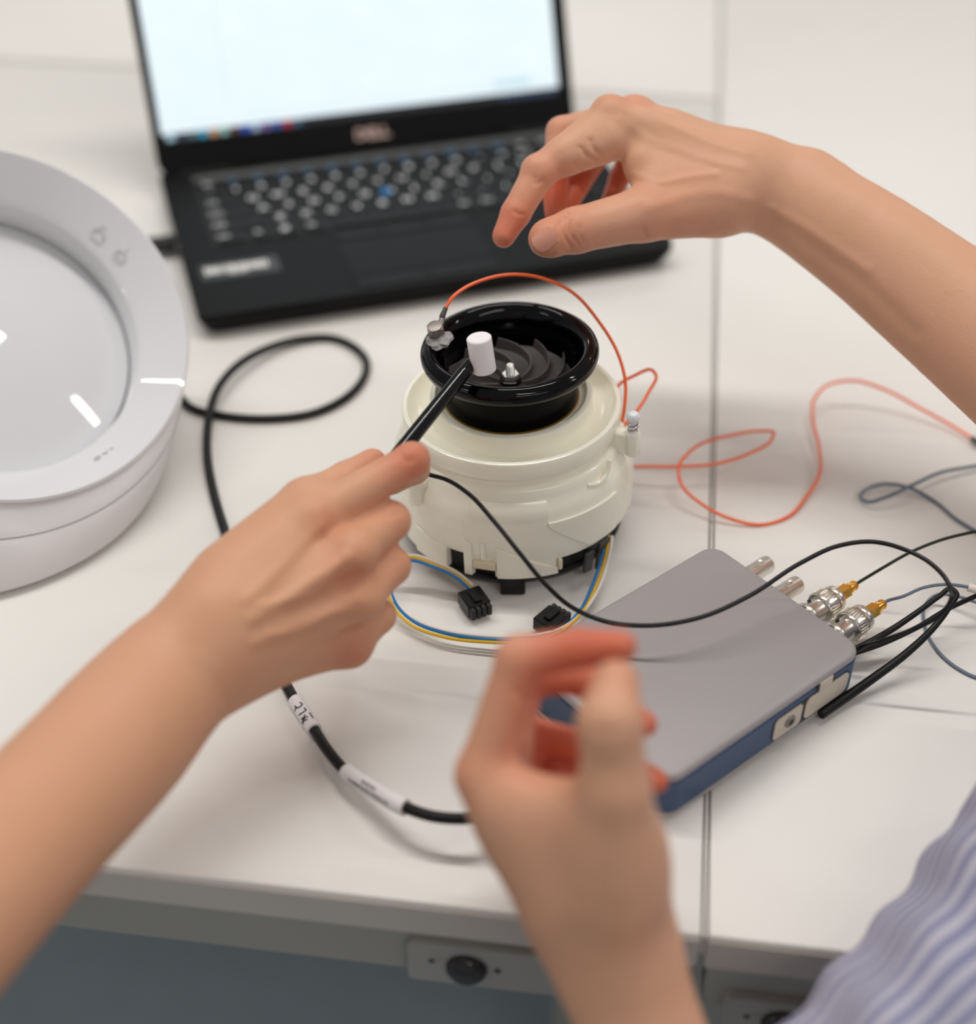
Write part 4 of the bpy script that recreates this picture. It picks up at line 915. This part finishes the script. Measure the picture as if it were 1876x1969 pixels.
# thumb nail of the hand over the fan
def nail(c, along, out, L, Wd, par, mt='nail'):
    A_ = axes_from(out, along); V = []; F = []; nu, nv = 10, 8
    for i in range(nu+1):
        for j in range(nv+1):
            u = i/nu*2-1; v = j/nv*2-1; uu = u*math.sqrt(1-0.45*v*v); x = uu*L/2; y_ = v*Wd/2*math.sqrt(1-0.25*u*u)
            V.append((x, y_, -(y_*y_)*48.0-x*x*16.0))
    for i in range(nu):
        for j in range(nv): F.append([i*(nv+1)+j, (i+1)*(nv+1)+j, (i+1)*(nv+1)+j+1, i*(nv+1)+j+1])
    b = np.array(V)-[0, 0, 0.0012]; n_ = len(V)
    rim = [i*(nv+1) for i in range(nu+1)]+[nu*(nv+1)+j for j in range(1, nv+1)]+[i*(nv+1)+nv for i in range(nu-1, -1, -1)]+[j for j in range(nv-1, 0, -1)]
    F2 = F+[[f+n_ for f in q[::-1]] for q in F]+[[rim[k], rim[(k+1) % len(rim)], rim[(k+1) % len(rim)]+n_, rim[k]+n_] for k in range(len(rim))]
    return build('thumb_nail', *xf((np.concatenate([V, b]), F2), c, A_), mt, par, 'pale thumb nail')
nc_, nn_ = surface_at(va, 1043, 463)
nail(nc_+nn_*0.0006, P(1036, 469, .706)-P(1064, 449, .704), nn_, 0.0128, 0.0104, per)
# striped shirt: sleeve beside the near arm, shoulders and chest out of the frame
def jw(p, r): return np.array(p, float), r
sl0, sl1 = J(1640, 2160, .515, 205), J(2130, 1735, .560, 285)
shl = jw((0.36, 0.19, 0.16), 0.075); shr = jw((0.50, 0.40, 0.19), 0.072); eR = P(2330, 985, .668)
tor = [C_(sl0, sl1, 0.02), C_(sl1, shl, 0.03), C_(jw(eR, 0.052), shr, 0.03), C_(shl, shr, 0.05), C_(jw((0.45, 0.22, 0.10), 0.11), jw((0.47, 0.16, -0.30), 0.13), 0.06), C_(jw((0.43, 0.26, 0.06), 0.10), jw((0.46, 0.20, -0.30), 0.12), 0.06)]
cut_hem = [cone(P(1440, 2330, .505), 0.036, P(1590, 2240, .512), 0.0365, 0.004)]
vs, fs = sdf_mesh(tor, 0.0045, cut_hem, 2)
ax_ = sl1[0]-sl0[0]; ax_ /= np.linalg.norm(ax_); e1 = CF-ax_*(CF@ax_); e1 /= np.linalg.norm(e1); e2 = np.cross(ax_, e1)
q = vs-sl0[0]; tt = np.clip((q@ax_)/np.linalg.norm(sl1[0]-sl0[0]), -0.5, 2.0); th = np.arctan2(q@e2, q@e1)
fold = 0.0022*np.sin(th*6+tt*5)+0.0015*np.sin(tt*26+th*2)
nr = np.stack([(q@e1), (q@e2)], 1); nr /= np.linalg.norm(nr, axis=1)[:, None]+1e-9
vs = vs+(nr[:, :1]*e1+nr[:, 1:]*e2)*fold[:, None]
fast_mesh('shirt', vs, fs, 'shirt', per, {'stripe': th*40.0+1.0*np.sin(tt*3)})

# ---- left-hand person: right hand holding the hammer (B)
def hand_b():
    idx = [J(600, 1000, .612, 45), J(792, 884, .628, 33), J(797, 902, .653, 28), J(752, 930, .664, 23)]
    mid = [J(674, 1064, .607, 43), J(751, 1002, .627, 37.5), J(738, 1016, .658, 30), J(690, 1010, .662, 25)]
    rng = [J(690, 1150, .612, 42), J(752, 1088, .628, 36.5), J(738, 1100, .657, 30), J(690, 1090, .662, 25)]
    pky = [J(668, 1238, .622, 42), J(729, 1184, .632, 31.5), J(716, 1196, .654, 27), J(672, 1180, .660, 22)]
    thb = [J(450, 1110, .604, 74), J(590, 970, .626, 48), J(668, 922, .640, 35), J(716, 888, .648, 27)]
    pr = []
    for f, b in ((idx, (432, 1175, .592, 72)), (mid, (440, 1205, .590, 76)), (rng, (448, 1240, .595, 76)), (pky, (455, 1272, .602, 66))):
        pr.append(C_(J(*b), f[0], 0.008))
    pr += [C_(thb[0], thb[1], 0.010), C_(J(500, 1080, .605, 58), J(600, 990, .62, 48), 0.012), C_(J(470, 1240, .612, 80), J(640, 1140, .632, 62), 0.012)]
    wr = [J(425, 1215, .593, 108), J(398, 1240, .590, 115), J(335, 1298, .582, 127), J(200, 1449, .552, 146), J(85, 1568, .522, 152), J(-120, 1790, .468, 168), J(-300, 2000, .43, 180)]
    pr.append(limb(wr, 0.018, 0.82))
    for a, b in (((604, 1000, .6035), (455, 1165, .5755)), ((676, 1066, .5985), (470, 1190, .5745)), ((690, 1150, .6035), (480, 1230, .5775)), ((668, 1236, .6140), (490, 1270, .586))):
        pr.append(C_(J(a[0], a[1], a[2]+.0012, 11), J(b[0], b[1], b[2]+.0035, 9), 0.006))
    for f in (idx, mid, rng, pky): pr += [C_(f[0], f[1], 0.0045), C_(f[1], f[2], 0.003), C_(f[2], f[3], 0.003)]
    pr += [C_(thb[1], thb[2], 0.005), C_(thb[2], thb[3], 0.003)]
    # knuckle heads and tendons
    for f, o1 in ((idx, (-8, 4)), (mid, (0, 0)), (rng, (2, 4)), (pky, (4, 6))):
        c = f[0][0]-CF*0.003; pr.append(cone(c, f[0][1]*0.86, c+CR*0.002, f[0][1]*0.86, 0.006))
    spots = [(idx[1][0]-CF*.006, .014, .7), (P(632, 1003, .60), .008, .35), (P(672, 1100, .60), .012, .35), (P(680, 1262, .612), .010, .4), (mid[1][0], .012, .3), (rng[1][0], .012, .25), (thb[3][0], .012, .35)]
    return pr, [], spots
pB, cB, sB = hand_b()
pe2 = thing('person', 'person holding the impact hammer with a bare forearm from the left', 'person', (-0.42, 0.10, -0.73))
vb, fb = sdf_mesh(pB, 0.0013, cB, 3)
vb = relief(vb, fb, [([(622, 1012), (560, 1075), (480, 1150)], .0030, .0010), ([(672, 1075), (590, 1130), (490, 1190)], .0030, .0012), ([(688, 1155), (610, 1190), (500, 1230)], .0030, .0010), ([(650, 1045), (590, 1095), (530, 1140)], .0035, -.0008), ([(690, 1110), (630, 1150), (560, 1180)], .0035, -.0010), ([(690, 1195), (640, 1215), (560, 1232)], .0035, -.0008), ([(650, 1090), (610, 1140), (560, 1150), (500, 1160)], .0018, .0006), ([(690, 1180), (640, 1180), (580, 1215), (520, 1220)], .0018, .0006), ([(770, 868), (783, 880), (800, 884)], .0012, -.0006), ([(740, 985), (757, 990), (775, 984)], .0012, -.0005)])
fast_mesh('body', vb, fb, 'skin2', pe2, {'flush': flush(vb, sB)})
